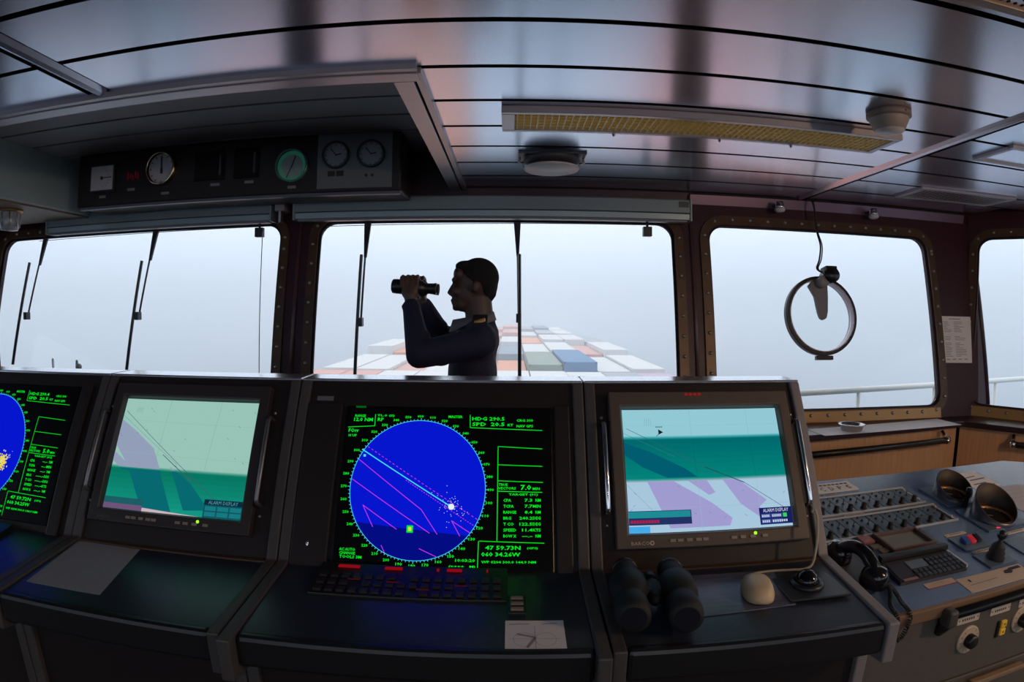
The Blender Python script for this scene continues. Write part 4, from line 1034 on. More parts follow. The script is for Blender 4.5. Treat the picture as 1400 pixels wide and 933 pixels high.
# telephone handset with coiled cord
P = thing('telephone_handset', 'black telephone handset with a coiled cord beside the main console', 'telephone', M=DF @ T(.0, .19, .0))
MB().box(-.082, .020, -.085, .075, 0, .010).build('cradle', mat('cradle_grey', (.05, .055, .065, 1), .4), P, bevel=.006)
M_phone = mat('handset_glossy_black', (.008, .008, .011, 1), .14)
ea, mo = Vector((-.044, .052, .026)), Vector((-.022, -.076, .026))
arc = []; rad = []
for k in range(13):
    s = k / 12; q = ea.lerp(mo, s); q.z += .014 + .040 * math.sin(math.pi * s) ** .7; arc.append(q); rad.append(.020 - .003 * math.sin(math.pi * s))
MB().tube(arc, rad, 14).build('grip', M_phone, P, smooth=True)
for q in (ea, mo): MB().lathe([(.0, .032), (.020, .029), (.029, .018), (.032, .002), (.031, -.012), (.026, -.015), (.0, -.015)], 20, T(q.x, q.y, q.z + .003) @ Matrix.Scale(1.18, 4), cap=False).build('ear_cup', M_phone, P, smooth=True)
cord = [(-0.022, -0.085, 0.03), (0.018, -0.082, 0.012), (0.002, -0.12, 0.01), (-0.03, -0.16, 0.008), (-0.04, -0.202, 0.002), (-0.035, -0.208, -0.04), (-0.02, -0.21, -0.062), (-0.005, -0.208, -0.035), (-0.001, -0.202, 0.004), (0.005, -0.16, 0.009), (0.02, -0.115, 0.01), (0.03, -0.07, 0.01), (0.05, -0.04, 0.012)]
base = spline([Vector(p) for p in cord], 10); coil = []; turns = 0
L = 0
for i in range(len(base) - 1):
    a, b = base[i], base[i + 1]; tt = (b - a).normalized(); n1 = tt.cross(Vector((0, 0, 1)))
    if n1.length < .2: n1 = tt.cross(Vector((1, 0, 0)))
    n1.normalize(); n2 = tt.cross(n1)
    for j in range(6):
        pnt = a.lerp(b, j / 6); L += (b - a).length / 6; g = L / .0060 * 2 * math.pi
        coil.append(pnt + (n1 * math.cos(g) + n2 * math.sin(g)) * .0050)
MB().tube(coil, .0015, 5).build('coiled_cord', M_black, P, smooth=True)
# cards at the front of the desk
P = thing('instruction_card', 'cream instruction card with a dark drawing at the front of the control desk', 'card', M=DF @ T(.36, .040, .0))
MB().prism([(-.122, .033, 0), (-.124, -.032, 0), (.14, -.034, 0), (.14, .030, 0)], (0, 0, .0015)).build('card', mat('cream_card', (.52, .43, .36, 1), .7), P)
mb = MB(); mb.rect(-.09, -.082, .008, .020, .002); mb.line((-.10, -.004), (.01, -.002), .0015, .002)
mb.prism([(.05, .006, .002), (.075, .0, .002), (.09, .008, .002), (.08, .02, .002), (.06, .018, .002)], (0, 0, .0002)); mb.prism([(.075, .012, .002), (.13, .012, .002), (.13, .024, .002), (.085, .024, .002)], (0, 0, .0002))
tag(mb.build('drawing', mat('purple_black_ink', (.03, .025, .05, 1), .7), P), kind='stuff')
P = thing('small_card', 'small cream label card left of the cream instruction card', 'card', M=DF @ T(.18, .074, .0))
MB().box(-.052, .054, -.011, .011, 0, .002).build('card', mat('cream_card', (.52, .43, .36, 1), .7), P)
MB().box(-.052, .054, -.0125, -.011, 0, .002).build('red_edge', mat('red_edge', (.4, .04, .06, 1), .6), P)
mb = MB(); mb.line((-.02, .003), (.02, .003), .002, .0024); mb.line((-.03, -.004), (.03, -.004), .0015, .0024); tag(mb.build('print', M_greyink, P), kind='stuff')

# ------------------------------------------------------------------ sill things
P = thing('ashtray', 'round metal ashtray on the papered sill below the ring-shaped clear view screen', 'ashtray', loc=(2.015, 3.04, .8045))
MB().lathe([(.0, 0), (.058, 0), (.064, .004), (.070, .030), (.082, .034), (.083, .038), (.066, .039), (.056, .016), (.050, .008), (.0, .008)], 32, cap=False).build('dish', mat('ashtray_metal', (.55, .53, .54, 1), .25, .9), P, smooth=True)
MB().lathe([(.030, .008), (.034, .024), (.026, .026), (.0, .020)], 20, cap=False).build('insert', M_black, P, smooth=True)
o = MB().prism([(1.755, 3.112, .8035), (2.849, 3.257, .8035), (2.868, 3.035, .8035), (1.766, 2.926, .8035)][::-1], (0, 0, .001)).build('sill_paper', mat('sill_paper_blue', (.78, .80, .86, 1), .7)); tag(o, 'long pale paper laid along the sill under the ashtray', 'paper')
# notice on the corner post
NF = FW @ T(0, 0, .006)
P = thing('post_notice', 'white printed notice taped to the dark post between the starboard windows', 'notice', M=NF)
MB().prism([(2.965, -1.105, 0), (3.245, -1.108, 0), (3.270, -.778, 0), (2.975, -.778, 0)], (0, 0, .0015)).build('sheet', M_paper, P)
mb = MB(); random.seed(3)
mb.rect(3.06, 3.17, -.80, -.794, .002)
for k in range(22):
    y = -.82 - k * .0115
    if k in (7, 8, 12): continue
    mb.rect(3.005, 3.005 + random.uniform(.03, .07), y, y + .004, .002); mb.rect(3.10, 3.10 + random.uniform(.04, .11), y, y + .004, .002)
for k in range(4): mb.rect(3.01 + .055 * k, 3.04 + .055 * k, -1.085, -1.078, .002)
tag(mb.build('print', M_greyink, P), kind='stuff')

# ------------------------------------------------------------------ ceiling fittings
def louvre_light(label, x0, x1, y0, y1):
    P = thing('ceiling_light', label, 'ceiling light', loc=((x0 + x1) / 2, (y0 + y1) / 2, CEIL - .002))
    w2, h2 = (x1 - x0) / 2, (y1 - y0) / 2
    mb = MB(); bw = .026
    for a in ((-w2, w2, h2 - bw, h2), (-w2, w2, -h2, -h2 + bw), (-w2, -w2 + .05, -h2 + bw, h2 - bw), (w2 - .03, w2, -h2 + bw, h2 - bw)): mb.box(a[0], a[1], a[2], a[3], -.028, .0)
    mb.build('frame', M_alu, P, bevel=.003)
    Mg = mat('yellowed_diffuser', (.62, .45, .14, 1), .45, emit=(.62, .44, .14, 1), estr=.40)
    MB().box(-w2 + .05, w2 - .03, -h2 + bw, h2 - bw, -.008, -.004).build('diffuser', Mg, P)
    sl = MB().box(-.0025, .0025, -h2 + bw, h2 - bw, -.024, -.009).mesh('louvre_slat', mat('louvre_cream', (.66, .55, .26, 1), .4))
    n = 60
    for k in range(n): link('louvre_slat', sl, P, T(-w2 + .06 + (2 * w2 - .10) * k / (n - 1), 0, 0))
    lo = MB().box(-w2 + .05, w2 - .03, -.002, .002, -.022, -.010).mesh('louvre_rib', mat('louvre_cream', (.66, .55, .26, 1), .4))
    for q in (-.055, -.02, .02, .055): link('louvre_rib', lo, P, T(0, q, 0))
    for q in (-.45, .1, .5): MB().lathe([(.006, -.028), (.006, -.036), (.003, -.04)], 8, T(w2 * q, h2 - .008, 0)).build('catch', M_bolt, P)
louvre_light('long ceiling light with a yellowed louvre over the man', -.04, 1.62, 2.075, 2.320)

P = thing('air_diffuser', 'round white ceiling air diffuser forward of the long light', 'air vent', loc=(.195, 2.80, CEIL))
MB().box(-.165, .165, -.09, .09, -.012, 0).build('base_plate', mat('diffuser_plate', (.10, .11, .13, 1), .4), P, bevel=.004)
MB().lathe([(.13, -.012), (.14, -.03), (.115, -.045), (.0, -.046)], 28, cap=False).build('neck', mat('diffuser_neck', (.05, .05, .06, 1), .5), P, smooth=True)
MB().lathe([(.0, -.060), (.130, -.060), (.138, -.066), (.132, -.074), (.0, -.080)], 36, cap=False).build('disc', M_white, P, smooth=True)
for s_ in (-1, 1): MB().tube([(s_ * .155, 0, -.012), (s_ * .162, 0, -.035), (s_ * .14, 0, -.045), (s_ * .135, 0, -.066)], .005, 6).build('bracket', M_alu, P, smooth=True)

P = thing('smoke_detector', 'white conical smoke detector at the right end of the long ceiling light', 'smoke detector', loc=(1.40, 1.87, CEIL))
MB().lathe([(.080, 0), (.086, -.004), (.086, -.020), (.078, -.026)], 30).build('base_ring', mat('detector_base', (.22, .19, .17, 1), .5), P, smooth=True)
MB().lathe([(.076, -.024), (.072, -.040), (.060, -.066), (.056, -.070)], 30, cap=False).build('body', mat('detector_body', (.34, .30, .27, 1), .5), P, smooth=True)
MB().lathe([(.056, -.068), (.054, -.074), (.0, -.078)], 30, cap=False).build('cap', M_white, P, smooth=True)
for k in range(3): a = R(40 + 120 * k); MB().ball((.082 * math.cos(a), .082 * math.sin(a), -.013), .006, 8, 6).build('screw', M_black, P)

def vent(label, cx, cy, w, h, rz, n, frame_m, slat_m):
    P = thing('ceiling_vent', label, 'air vent', M=T(cx, cy, CEIL) @ Matrix.Rotation(R(rz), 4, 'Z'))
    mb = MB(); bw = .03
    for a in ((-w / 2, w / 2, h / 2 - bw, h / 2), (-w / 2, w / 2, -h / 2, -h / 2 + bw), (-w / 2, -w / 2 + bw, -h / 2 + bw, h / 2 - bw), (w / 2 - bw, w / 2, -h / 2 + bw, h / 2 - bw)): mb.box(a[0], a[1], a[2], a[3], -.016, 0)
    mb.build('frame', frame_m, P, bevel=.003)
    MB().box(-w / 2 + bw, w / 2 - bw, -h / 2 + bw, h / 2 - bw, -.003, 0).build('backing', M_dark, P)
    if n:
        me = MB().box(-.005, .005, -h / 2 + bw, h / 2 - bw, -.003, .003, T(0, 0, -.012) @ Matrix.Diagonal((1.5, 1, .5, 1))).mesh('slat', slat_m)
        for k in range(n): link('slat', me, P, T(-w / 2 + bw + (w - 2 * bw) * (k + .5) / n, 0, 0))
    else:
        MB().box(-w / 2 + bw, w / 2 - bw, -h / 2 + bw, h / 2 - bw, -.008, -.002).build('hatch', M_panel, P)
    return P
vent('slatted ceiling vent above the corner post', 2.79, 3.06, .76, .30, -2, 20, M_alu, mat('slat_pinkish', (.42, .34, .38, 1), .35, .3))
vent('plain ceiling hatch by the bar, aft of the slatted vent', 2.48, 2.12, .62, .27, 0, 0, M_alu, None)
vp = vent('tan-framed perforated ceiling panel at the top right corner', 1.42, .93, .90, .26, 0, 0, mat('tan_frame', (.30, .22, .18, 1), .4), None)
hole = MB().lathe([(.006, 0), (.006, -.001)], 6).mesh('perforation', M_dark)
mb = MB()
for i in range(36):
    for j in range(9): mb.lathe([(.0058, -.0088), (.0058, -.0082)], 6, T(-.40 + i * .0228 + (.011 if j % 2 else 0), -.088 + j * .022, 0))
po = mb.build('perforations', M_dark, vp); po['kind'] = 'stuff'

# small lamps over the starboard window
for x, lab in ((1.73, 'small chrome downlight over the ring-shaped clear view screen'), (2.45, 'small chrome downlight nearer the corner post')):
    P = thing('downlight', lab, 'lamp', loc=(x, 3.50, 2.175), group='small downlights over the starboard window')
    MB().lathe([(.022, .03), (.030, .0), (.034, -.012), (.020, -.014)], 20).build('housing', M_chrome, P, smooth=True)
    MB().lathe([(.032, -.012), (.036, -.026), (.030, -.034), (.016, -.040), (.0, -.040)], 20, cap=False).build('glass', mat('lamp_glass', (.55, .58, .60, 1), .12), P, smooth=True)
    MB().box(-.012, .012, 0, .10, .0, .02).build('bracket', M_maroon, P)
# jar lamp under the bulkhead at the left edge
P = thing('bulkhead_lamp', 'glass jar lamp hanging under the bulkhead at the left edge', 'lamp', loc=(-3.125, 2.90, 2.128))
MB().lathe([(.085, 0), (.085, -.012), (.07, -.018)], 24).build('mount', mat('brass_mount', (.35, .22, .10, 1), .35, .6), P, smooth=True)
MB().lathe([(.062, -.016), (.066, -.03), (.062, -.11), (.054, -.128), (.0, -.134)], 24, cap=False).build('jar', mat('ribbed_glass', (.40, .42, .46, 1), .15), P, smooth=True)
for k in range(8): a = R(45 * k); MB().tube([(.066 * math.cos(a), .066 * math.sin(a), -.02), (.066 * math.cos(a), .066 * math.sin(a), -.11)], .003, 6).build('guard_bar', M_bolt, P, smooth=True)

# ------------------------------------------------------------------ overhead instrument panel
P = thing('instrument_panel', 'dark overhead instrument panel with clocks and gauges above the left window', 'instrument panel', loc=(-1.67, 3.10, 2.13))
I_ = T(1.67, -3.10, -2.13)
M_inst = mat('instrument_panel_black', (.020, .014, .016, 1), .45, noise=.3, nscale=120)
MB().box(-2.74, -.605, 3.10, 3.405, 2.135, 2.475, I_).build('housing', M_inst, P, bevel=.012)
MB().box(-2.70, -.61, 3.085, 3.12, 2.118, 2.134, I_).build('bottom_ledge', mat('ledge_blue_grey', (.14, .15, .20, 1), .35), P, bevel=.003)
PF = I_ @ frame((0, 3.098, 0), (1, 0, 0), (0, 0, 1))
def gauge(x, z, r, face_m, ring_m, hands, depth=.02, ticks=12, name='gauge', z0=0.0):
    q = PF @ T(x, z, z0)
    g = MB().lathe([(r + .010, 0), (r + .012, depth * .6), (r + .004, depth), (r - .002, depth * .8)], 36, q, cap=False).build(name, ring_m, P, smooth=True)
    MB().lathe([(r, .002), (r, .006)], 36, q).build('dial_face', face_m, g)
    mb = MB()
    for k in range(ticks): a = 2 * math.pi * k / ticks; mb.line((r * .78 * math.cos(a), r * .78 * math.sin(a)), (r * .94 * math.cos(a), r * .94 * math.sin(a)), r * .06, .0068, q)
    for a, L, w_ in hands: mb.line((-.15 * L * math.cos(R(a)), -.15 * L * math.sin(R(a))), (L * math.cos(R(a)), L * math.sin(R(a))), w_, .0075, q)
    tag(mb.build('dial_marks', M_ink, g), kind='stuff')
    return g
M_facew = mat('dial_white', (.60, .58, .62, 1), .5)
M_faceg = mat('dial_green', (.12, .42, .30, 1), .5, emit=(.02, .5, .25, 1), estr=.05)
M_faced = mat('dial_dim', (.30, .31, .34, 1), .4)
M_brass = mat('brass_ring', (.75, .55, .30, 1), .2, 1)
# square meter
sq = MB().box(-2.625, -2.435, 2.225, 2.395, 0, .016, PF).build('square_meter', mat('meter_rim', (.05, .05, .055, 1), .4), P, bevel=.004)
MB().box(-2.615, -2.445, 2.235, 2.385, .016, .018, PF).build('meter_face', M_facew, sq)
mb = MB(); mb.line((-2.525, 2.310), (-2.452, 2.312), .006, .019, PF); mb.lathe([(.012, 0), (.012, .002)], 14, PF @ T(-2.530, 2.310, .018))
for k in range(9): a = R(-60 + 15 * k); mb.line((-2.56 + .085 * math.cos(a), 2.31 + .06 * math.sin(a)), (-2.56 + .095 * math.cos(a), 2.31 + .07 * math.sin(a)), .003, .019, PF)
tag(mb.build('meter_needle', M_ink, sq), kind='stuff')
rdo = MB()
for k in range(5): rdo.rect(-2.345 + .019 * k, -2.332 + .019 * k, 2.285 + .008 * (k % 2), 2.335 - .01 * (k % 3), .002, PF)
rdo.build('red_readout', glow('dim_red_digits', rgb(58, 9, 16), .6), P)
gauge(-2.09, 2.335, .092, M_facew, M_brass, ((92, .075, .012), (-88, .03, .018)), .035, name='brass_clock')
for x0, x1 in ((-1.86, -1.66), (-1.60, -1.44)):
    d = MB().box(x0, x1, 2.24, 2.42, 0, .006, PF).build('dark_readout', mat('dark_readout', (.012, .008, .010, 1), .15), P, bevel=.002)
    MB().line((x1 - .03, 2.27), (x1 - .03, 2.39), .012, .0066, PF).build('readout_scale', mat('readout_scale', (.06, .065, .075, 1), .4), d)
gc = gauge(-1.236, 2.297, .088, mat('dial_grey_green', (.30, .38, .36, 1), .5), mat('green_clock_ring', (.10, .22, .17, 1), .3, .3), ((70, .06, .008), (245, .075, .006)), .03, name='green_clock')
MB().lathe([(.066, .0072), (.088, .0072)], 36, PF @ T(-1.236, 2.297, 0), cap=False).build('green_ring', M_faceg, gc)
sub = MB().box(-1.085, -.655, 2.155, 2.470, 0, .010, PF).build('twin_gauge_plate', mat('twin_plate', (.16, .17, .18, 1), .5), P, bevel=.003)
for x in (-.975, -.775): gauge(x, 2.345, .068, M_faced, mat('dark_ring', (.03, .03, .035, 1), .3), ((130, .05, .006), (10, .03, .008)), .024, z0=.0095)
for x in (-1.0, -.95): MB().box(x - .02, x + .02, 2.225, 2.255, .010, .014, PF).build('knob_label', M_inst, sub)
for x in (-.80, -.765): MB().lathe([(.008, .01), (.008, .014)], 10, PF @ T(x, 2.225, 0)).build('push_knob', M_inst, sub)
for x, z, w_ in ((-2.53, 2.195, .05), (-2.31, 2.225, .055), (-2.06, 2.185, .055), (-1.72, 2.215, .06), (-1.50, 2.218, .055), (-1.235, 2.175, .05)):
    MB().box(x - w_ / 2, x + w_ / 2, z - .008, z + .008, 0, .003, PF).build('name_plate', mat('panel_name_plate', (.26, .25, .27, 1), .5), P)

# ------------------------------------------------------------------ roller blind boxes, cords
def blind_box(label, x0, x1, end_plate=False):
    P = thing('blind_box', label, 'roller blind', loc=((x0 + x1) / 2, 3.48, 2.03), group='roller blind boxes')
    w2 = (x1 - x0) / 2
    prof = [(-.065, .055), (-.060, .135), (-.05, .142), (.06, .142), (.06, .055)]
    MB().prism([(-w2, y, z) for y, z in prof], (2 * w2, 0, 0)).build('case', M_blind, P, bevel=.004)
    MB().prism([(-w2, y, z) for y, z in [(-.058, .012), (-.060, .052), (.055, .052), (.05, .012)]], (2 * w2, 0, 0)).build('lower_case', mat('blind_box_teal', (.28, .36, .38, 1), .35, .3), P, bevel=.004)
    MB().box(-w2 + .02, w2 - .02, -.05, .01, 0, .012).build('blind_bar', mat('blind_bar_grey', (.20, .20, .24, 1), .4), P, bevel=.002)
    for s_ in (-1, 1): MB().box(s_ * w2 - .006, s_ * w2 + .006, -.07, .065, .005, .145).build('end_plate', M_blind, P, bevel=.002)
    if end_plate:
        MB().box(w2 - .075, w2 - .015, -.067, -.064, .09, .125).build('maker_plate', mat('maker_plate_dark', (.03, .04, .045, 1), .4), P)
blind_box('grey roller blind box over the centre window', -1.345, 1.095, True)
blind_box('grey roller blind box over the left window', -3.30, -1.50)
P = thing('blind_bracket', 'pale square bracket between the two roller blind boxes', 'bracket', loc=(-1.44, 3.44, 2.10)); MB().box(-.035, .03, -.02, .10, .0, .09).build('block', mat('pale_bracket', (.34, .30, .32, 1), .4), P, bevel=.005); MB().box(-.008, .008, -.02, .03, -.07, .0).build('hook', M_bolt, P, bevel=.003)
def cord(label, x, z, long_):
    P = thing('cord_stop', label, 'cord stop', loc=(x, 3.475, z), group='blind cord stops')
    MB().box(-.027, .027, -.02, .02, -.030, .030).build('cord_block', M_black, P, bevel=.004)
    MB().tube([(0, 0, .03), (0, .0, .07)], .008, 8).build('stud', M_black, P, smooth=True)
    if long_: MB().tube([(.02, 0, -.03), (.075, -.19, -.98)], .0026, 6).build('cord', M_black, P, smooth=True)
cord('black cord stop with a long thin cord in the left window', -1.598, 1.975, True)
cord('black cord stop at the top right of the centre window', .832, 1.971, False)
for x0, x1, lab in ((-3.45, -1.58, 'thin guide wire across the top of the left window'), (-1.2, .84, 'thin guide wire across the top of the centre window')):
    o = MB().tube([(x0, 3.50, 2.004), (x1, 3.50, 2.016)], .0022, 6).build('guide_wire', M_black, smooth=True); tag(o, lab, 'wire')

# ------------------------------------------------------------------ clear view screen ring on the starboard window
P = thing('clear_view_screen', 'ring-shaped clear view screen with a motor on the starboard window', 'clear view screen', M=FW @ T(1.985, -.800, .03))
M_ring = mat('ring_dark_grey', (.06, .06, .075, 1), .35, .2)
M_ringin = mat('ring_inner_grey', (.55, .50, .58, 1), .4, .2)
rr = .258
def ring(r0, r1, z0, z1, m_, name, n=64):
    return MB().lathe([(r0, z0), (r1, z0), (r1, z1), (r0, z1), (r0, z0)], n, cap=False).build(name, m_, P, smooth=False)
ring(rr - .018, rr, -.02, .012, M_ring, 'outer_ring'); ring(rr - .024, rr - .004, .012, .026, M_black, 'front_ring'); ring(rr - .028, rr - .019, -.035, .026, M_ringin, 'inner_ring')
MB().lathe([(rr - .032, -.005), (rr - .032, -.001)], 48).build('rotating_pane', M_pane, P)
MB().prism([(x, y, .0) for x, y in ((-.045, .235), (.05, .235), (.045, .12), (.035, .02), (.022, -.02), (0, -.032), (-.022, -.02), (-.035, .02), (-.05, .12), (-.09, .19))][::-1], (0, 0, .035)).build('hub_arm', mat('hub_arm_grey', (.20, .19, .20, 1), .4), P, bevel=.006)
MB().tube([(.045, .245, .02), (.045, .245, .12)], .048, 20).build('motor', M_black, P, smooth=True)
MB().tube([(-.01, .205, .03), (-.01, .205, .095)], .035, 16).build('gear_case', mat('gear_case_grey', (.30, .29, .31, 1), .4), P, smooth=True)
MB().box(.005, .085, .275, .305, .03, .11).build('junction_box', M_black, P, bevel=.004)
MB().box(-.06, .06, -.285, -.258, -.015, .02).build('bottom_clip', M_black, P, bevel=.004)
pts = [Vector(p) for p in ((.0, .27, .06), (-.03, .30, .05), (-.005, .36, .05), (.008, .45, .06), (.0, .55, .05), (-.005, .70, .06), (-.005, .775, .05))]
MB().tube(spline(pts), .006, 8).build('supply_cable', M_black, P, smooth=True)
MB().tube(spline([p + Vector((.012 * math.sin(7 * i), 0, .004)) for i, p in enumerate(pts)]), .004, 6).build('supply_cable', M_black, P, smooth=True)

# ------------------------------------------------------------------ lamps behind the camera that light the aft side of the bridge
def bracket_lamp(label, loc, power, color, rot):
    P = thing('chart_lamp', label, 'lamp', loc=loc, group='chart lamps on the aft ceiling')
    MB().lathe([(.03, 0), (.03, -.02), (.012, -.03), (.012, -.10), (.03, -.11), (.075, -.17), (.07, -.17), (.028, -.115)], 20).build('shade', mat('lamp_shade_dark', (.05, .05, .05, 1), .4), P, smooth=True)
    MB().ball((0, 0, -.15), .024).build('bulb', glow('warm_bulb', (1, .62, .28, 1), 6.0), P, smooth=True)
    ld = bpy.data.lights.new('chart_lamp_light', 'POINT'); ld.energy = power; ld.color = color; ld.shadow_soft_size = .05
    lo = bpy.data.objects.new('chart_lamp_light', ld); col.objects.link(lo); lo.parent = P; lo.location = (0, 0, -.20)
bracket_lamp('warm shaded lamp over the starboard chart table, behind the camera', (2.7, -.2, CEIL), 60, (1, .62, .32), None)
bracket_lamp('warm shaded lamp over the aft chart table, behind the camera', (.9, -1.9, CEIL), 10, (1, .66, .40), None)

# ------------------------------------------------------------------ the officer with binoculars
def remesh(o, vox, sm=6):
    r = o.modifiers.new('remesh', 'REMESH'); r.mode = 'VOXEL'; r.voxel_size = vox; r.use_smooth_shade = True
    s = o.modifiers.new('smooth', 'SMOOTH'); s.factor = .5; s.iterations = sm
    return o
M_skin = mat('skin', (.085, .045, .033, 1), .5)
M_hair = mat('short_dark_hair', (.006, .005, .005, 1), .9, noise=.4, nscale=200, bump=.6)
M_navy = mat('navy_wool_jersey', (.012, .014, .040, 1), .8, noise=.3, nscale=180, bump=.3)
M_trous = mat('black_trousers', (.012, .012, .016, 1), .8)
Y0 = 2.40
b = MB()
# head (faces -x)
b.ball((-.142, Y0, 1.607), (.084, .074, .092), 24, 18)          # skull
b.ball((-.172, Y0, 1.560), (.066, .060, .082), 20, 14)          # face block
b.ball((-.200, Y0, 1.515), (.044, .046, .036), 16, 10)          # jaw
b.ball((-.230, Y0, 1.497), (.016, .020, .015), 12, 8)           # chin
b.ball((-.214, Y0, 1.636), (.028, .055, .034), 14, 10)          # forehead
b.ball((-.236, Y0, 1.612), (.013, .046, .011), 12, 8)           # brow ridge
b.caps((-.240, Y0, 1.594), (-.256, Y0, 1.560), .008, .0115)     # nose
b.ball((-.248, Y0, 1.553), (.012, .016, .009), 10, 8)
b.ball((-.226, Y0, 1.535), (.022, .030, .022), 12, 8)
b.ball((-.226, Y0, 1.510), (.020, .028, .018), 12, 8)
b.ball((-.242, Y0, 1.527), (.012, .022, .006), 10, 8)           # lips
b.ball((-.239, Y0, 1.515), (.012, .020, .006), 10, 8)
for s_ in (-1, 1):
    b.ball((-.222, Y0 + s_ * .030, 1.565), (.022, .022, .022), 12, 8)      # cheekbone
    b.caps((-.138, Y0 + s_ * .074, 1.590), (-.146, Y0 + s_ * .072, 1.564), .012, .008)   # ears
    b.ball((-.142, Y0 + s_ * .082, 1.582), (.015, .007, .023), 12, 8)
b.caps((-.138, Y0, 1.540), (-.128, Y0, 1.40), .056, .062, 16)   # neck
# trunk, limbs under the clothes
b.caps((-.14, Y0, 1.34), (-.17, Y0, 1.00), .085, .085, 16)
sh = {-1: Vector((-.115, 2.225, 1.365)), 1: Vector((-.125, 2.575, 1.365))}
el = {-1: Vector((-.350, 2.175, 1.315)), 1: Vector((-.315, 2.63, 1.355))}
wr = {-1: Vector((-.408, 2.318, 1.520)), 1: Vector((-.385, 2.480, 1.522))}
for s_ in (-1, 1):
    b.caps(sh[s_], el[s_], .042, .034); b.caps(el[s_], wr[s_], .034, .024)
    b.caps((-.17, Y0 + s_ * .09, .95), (-.165, Y0 + s_ * .10, .50), .075, .052); b.caps((-.165, Y0 + s_ * .10, .50), (-.15, Y0 + s_ * .10, .09), .050, .036)
    b.caps((-.14, Y0 + s_ * .10, .05), (-.29, Y0 + s_ * .115, .035), .038, .030)
    b.caps((-.14, Y0, 1.36), sh[s_], .05, .05)
# hands: palm on the barrel's outer side, four fingers over the top, thumb below
for s_ in (-1, 1):
    yb = Y0 + s_ * .036                     # barrel axis
    yo = yb + s_ * .046
    w_ = wr[s_]; pc = Vector((-.412 if s_ < 0 else -.402, yo, 1.572))
    b.caps(w_, w_.lerp(pc, .55), .024, .026)
    b.ball(tuple(w_.lerp(pc, .75)), (.036, .016, .034), 14, 10)
    for k, (dx, ln_) in enumerate(((-.032, .92), (-.011, 1.0), (.010, .96), (.030, .80))):
        x = pc.x + dx
        p0 = Vector((x, yo, 1.585)); p1 = Vector((x - .002, yb + s_ * .034, 1.585 + .034)); p2 = Vector((x - .003, yb + s_ * .004, 1.585 + .0405 * (.96 + .06 * ln_))); p3 = Vector((x - .002, yb - s_ * .024 * ln_, 1.585 + .030))
        b.caps(p0, p1, .0098, .0092, 10); b.caps(p1, p2, .0092, .0084, 10); b.caps(p2, p3, .0084, .0072, 10)
    t0 = Vector((pc.x + .020, yo - s_ * .006, 1.558)); t1 = Vector((pc.x + .030, yb + s_ * .022, 1.541)); t2 = Vector((pc.x + .030, yb - s_ * .008, 1.536))
    b.caps(t0, t1, .0118, .0100, 10); b.caps(t1, t2, .0100, .0082, 10)
person = b.build('person', M_skin, smooth=True); remesh(person, .0045, 4)
tag(person, 'man in a navy jersey raising binoculars, standing before the centre window', 'person')
# hair cap
h = MB()
h.ball((-.136, Y0, 1.622), (.086, .079, .084), 24, 18); h.ball((-.105, Y0, 1.592), (.050, .070, .062), 20, 14); h.ball((-.190, Y0, 1.668), (.046, .055, .026), 16, 10); h.caps((-.100, Y0, 1.56), (-.108, Y0, 1.540), .040, .034)
hair = h.build('hair', M_hair, person, smooth=True)
# carve the hair off the face: boolean-free, by flattening what lies in front of the hairline
for v in hair.data.vertices:
    x, y, z = v.co
    lim = -.232 if z > 1.655 else (-.232 + (1.655 - z) * 1.35 if z > 1.60 else -.158 + (1.60 - z) * .75)
    if x < lim: v.co.x = lim + .0
remesh(hair, .005, 4)
# jersey
j = MB()
j.ball((-.155, Y0, 1.335), (.100, .170, .105), 24, 16); j.ball((-.160, Y0, 1.22), (.104, .160, .16), 24, 16)
j.ball((-.175, Y0, 1.08), (.108, .165, .16), 24, 16); j.ball((-.125, Y0, 1.36), (.078, .14, .085), 20, 14); j.caps((-.175, Y0 - .06, 1.02), (-.175, Y0 + .06, 1.02), .105, .105)
j.caps((-.130, Y0, 1.405), (-.126, Y0, 1.44), .082, .062, 16)
for s_ in (-1, 1):
    j.caps((-.135, Y0 + s_ * .07, 1.395), sh[s_] + Vector((0, 0, .012)), .056, .062, 16)
    j.caps(sh[s_], el[s_], .064, .052, 16); j.caps(el[s_] + Vector((0, 0, .005)), el[s_].lerp(wr[s_], .9), .052, .036, 16)
    j.ball(tuple(el[s_].lerp(wr[s_], .9)), (.042, .038, .020), 14, 8)
    j.ball(tuple(el[s_].lerp(wr[s_], .35) + Vector((.012, 0, 0))), (.046, .044, .030), 14, 8); j.ball(tuple(el[s_].lerp(sh[s_], .35) + Vector((0, 0, -.016))), (.05, .05, .045), 14, 10)
jer = j.build('jersey', M_navy, person, smooth=True); remesh(jer, .006, 5)
tr = MB(); tr.caps((-.172, Y0 - .05, .97), (-.172, Y0 + .05, .97), .108, .108, 16)
for s_ in (-1, 1): tr.caps((-.17, Y0 + s_ * .09, .93), (-.165, Y0 + s_ * .10, .50), .092, .066, 16); tr.caps((-.165, Y0 + s_ * .10, .50), (-.15, Y0 + s_ * .10, .10), .066, .058, 16)
remesh(tr.build('trousers', M_trous, person, smooth=True), .008, 4)
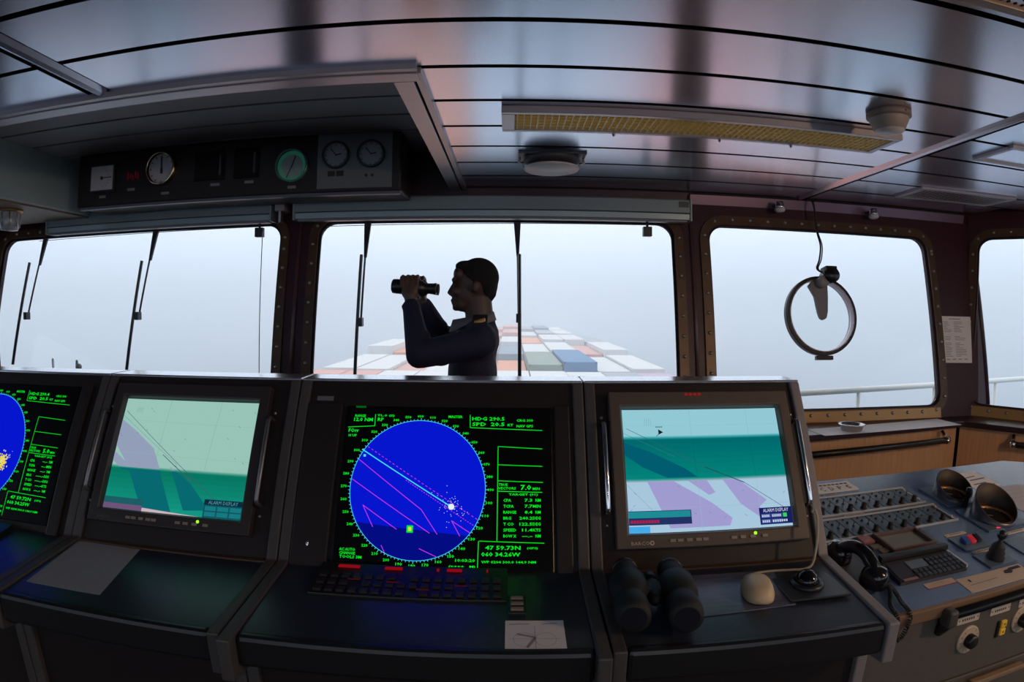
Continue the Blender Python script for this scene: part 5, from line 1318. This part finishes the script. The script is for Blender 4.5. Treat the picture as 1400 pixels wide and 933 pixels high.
for s_ in (-1, 1):
    so = MB(); so.caps((-.135, Y0 + s_ * .10, .052), (-.295, Y0 + s_ * .115, .044), .046, .040, 16); so.box(-.34, -.09, Y0 + s_ * .108 - .042, Y0 + s_ * .108 + .042, 0.002, .03)
    remesh(so.build('shoe', M_black, person, smooth=True), .007, 4)
# shirt collar, shoulder boards, brass bars
c = MB(); n = 32; v = []; f = []
for k in range(n):
    a = 2 * math.pi * k / n; cx_, cy_ = math.cos(a), math.sin(a)
    drop = .5 - .5 * cx_          # lower at the front
    zt = 1.482 - .036 * drop; zb = 1.446 - .050 * drop
    rx_, ry_ = .066 + .020 * drop, .064
    X0 = -.138 - .020 * drop
    v += [(X0 + rx_ * cx_, Y0 + ry_ * cy_, zt), (X0 + (rx_ + .012) * cx_ - .004 * drop, Y0 + (ry_ + .014) * cy_, zb)]
    v += [(X0 + (rx_ + .005) * cx_ - .004 * drop, Y0 + (ry_ + .007) * cy_, zb - .004), (X0 + (rx_ - .005) * cx_, Y0 + (ry_ - .005) * cy_, zt - .004)]
for k in range(n):
    q = (k + 1) % n
    for i in range(4): f.append((4 * k + i, 4 * q + i, 4 * q + (i + 1) % 4, 4 * k + (i + 1) % 4))
c.add(v, f).build('shirt_collar', mat('grey_white_shirt', (.20, .20, .22, 1), .8), person, smooth=True)
for s_ in (-1, 1):
    Ms = T(-.122, Y0 + s_ * .135, 1.447) @ Matrix.Rotation(R(-18 * s_), 4, 'X') @ Matrix.Rotation(R(0), 4, 'Y')
    sbd = MB().box(-.030, .030, -.062, .050, 0, .008, Ms).build('shoulder_board', M_trous, person, bevel=.003)
    for q in (-.2,): MB().box(-.026, .026, s_ * .040 - .008, s_ * .040 + .010, .005, .014, Ms @ Matrix.Rotation(R(-18), 4, 'Y')).build('gold_bar', mat('gold_braid', (.80, .46, .18, 1), .5), sbd)
# the binoculars in his hands
bt = thing('binoculars', 'black binoculars held up in the hands of the man in navy', 'binoculars', loc=(-.395, Y0, 1.579))
binoculars_mesh(bt, Matrix.Rotation(R(4), 4, 'Y') @ Matrix.Rotation(R(-90), 4, 'Y') @ Matrix.Rotation(R(90), 4, 'Z'), 1.0, M_black)
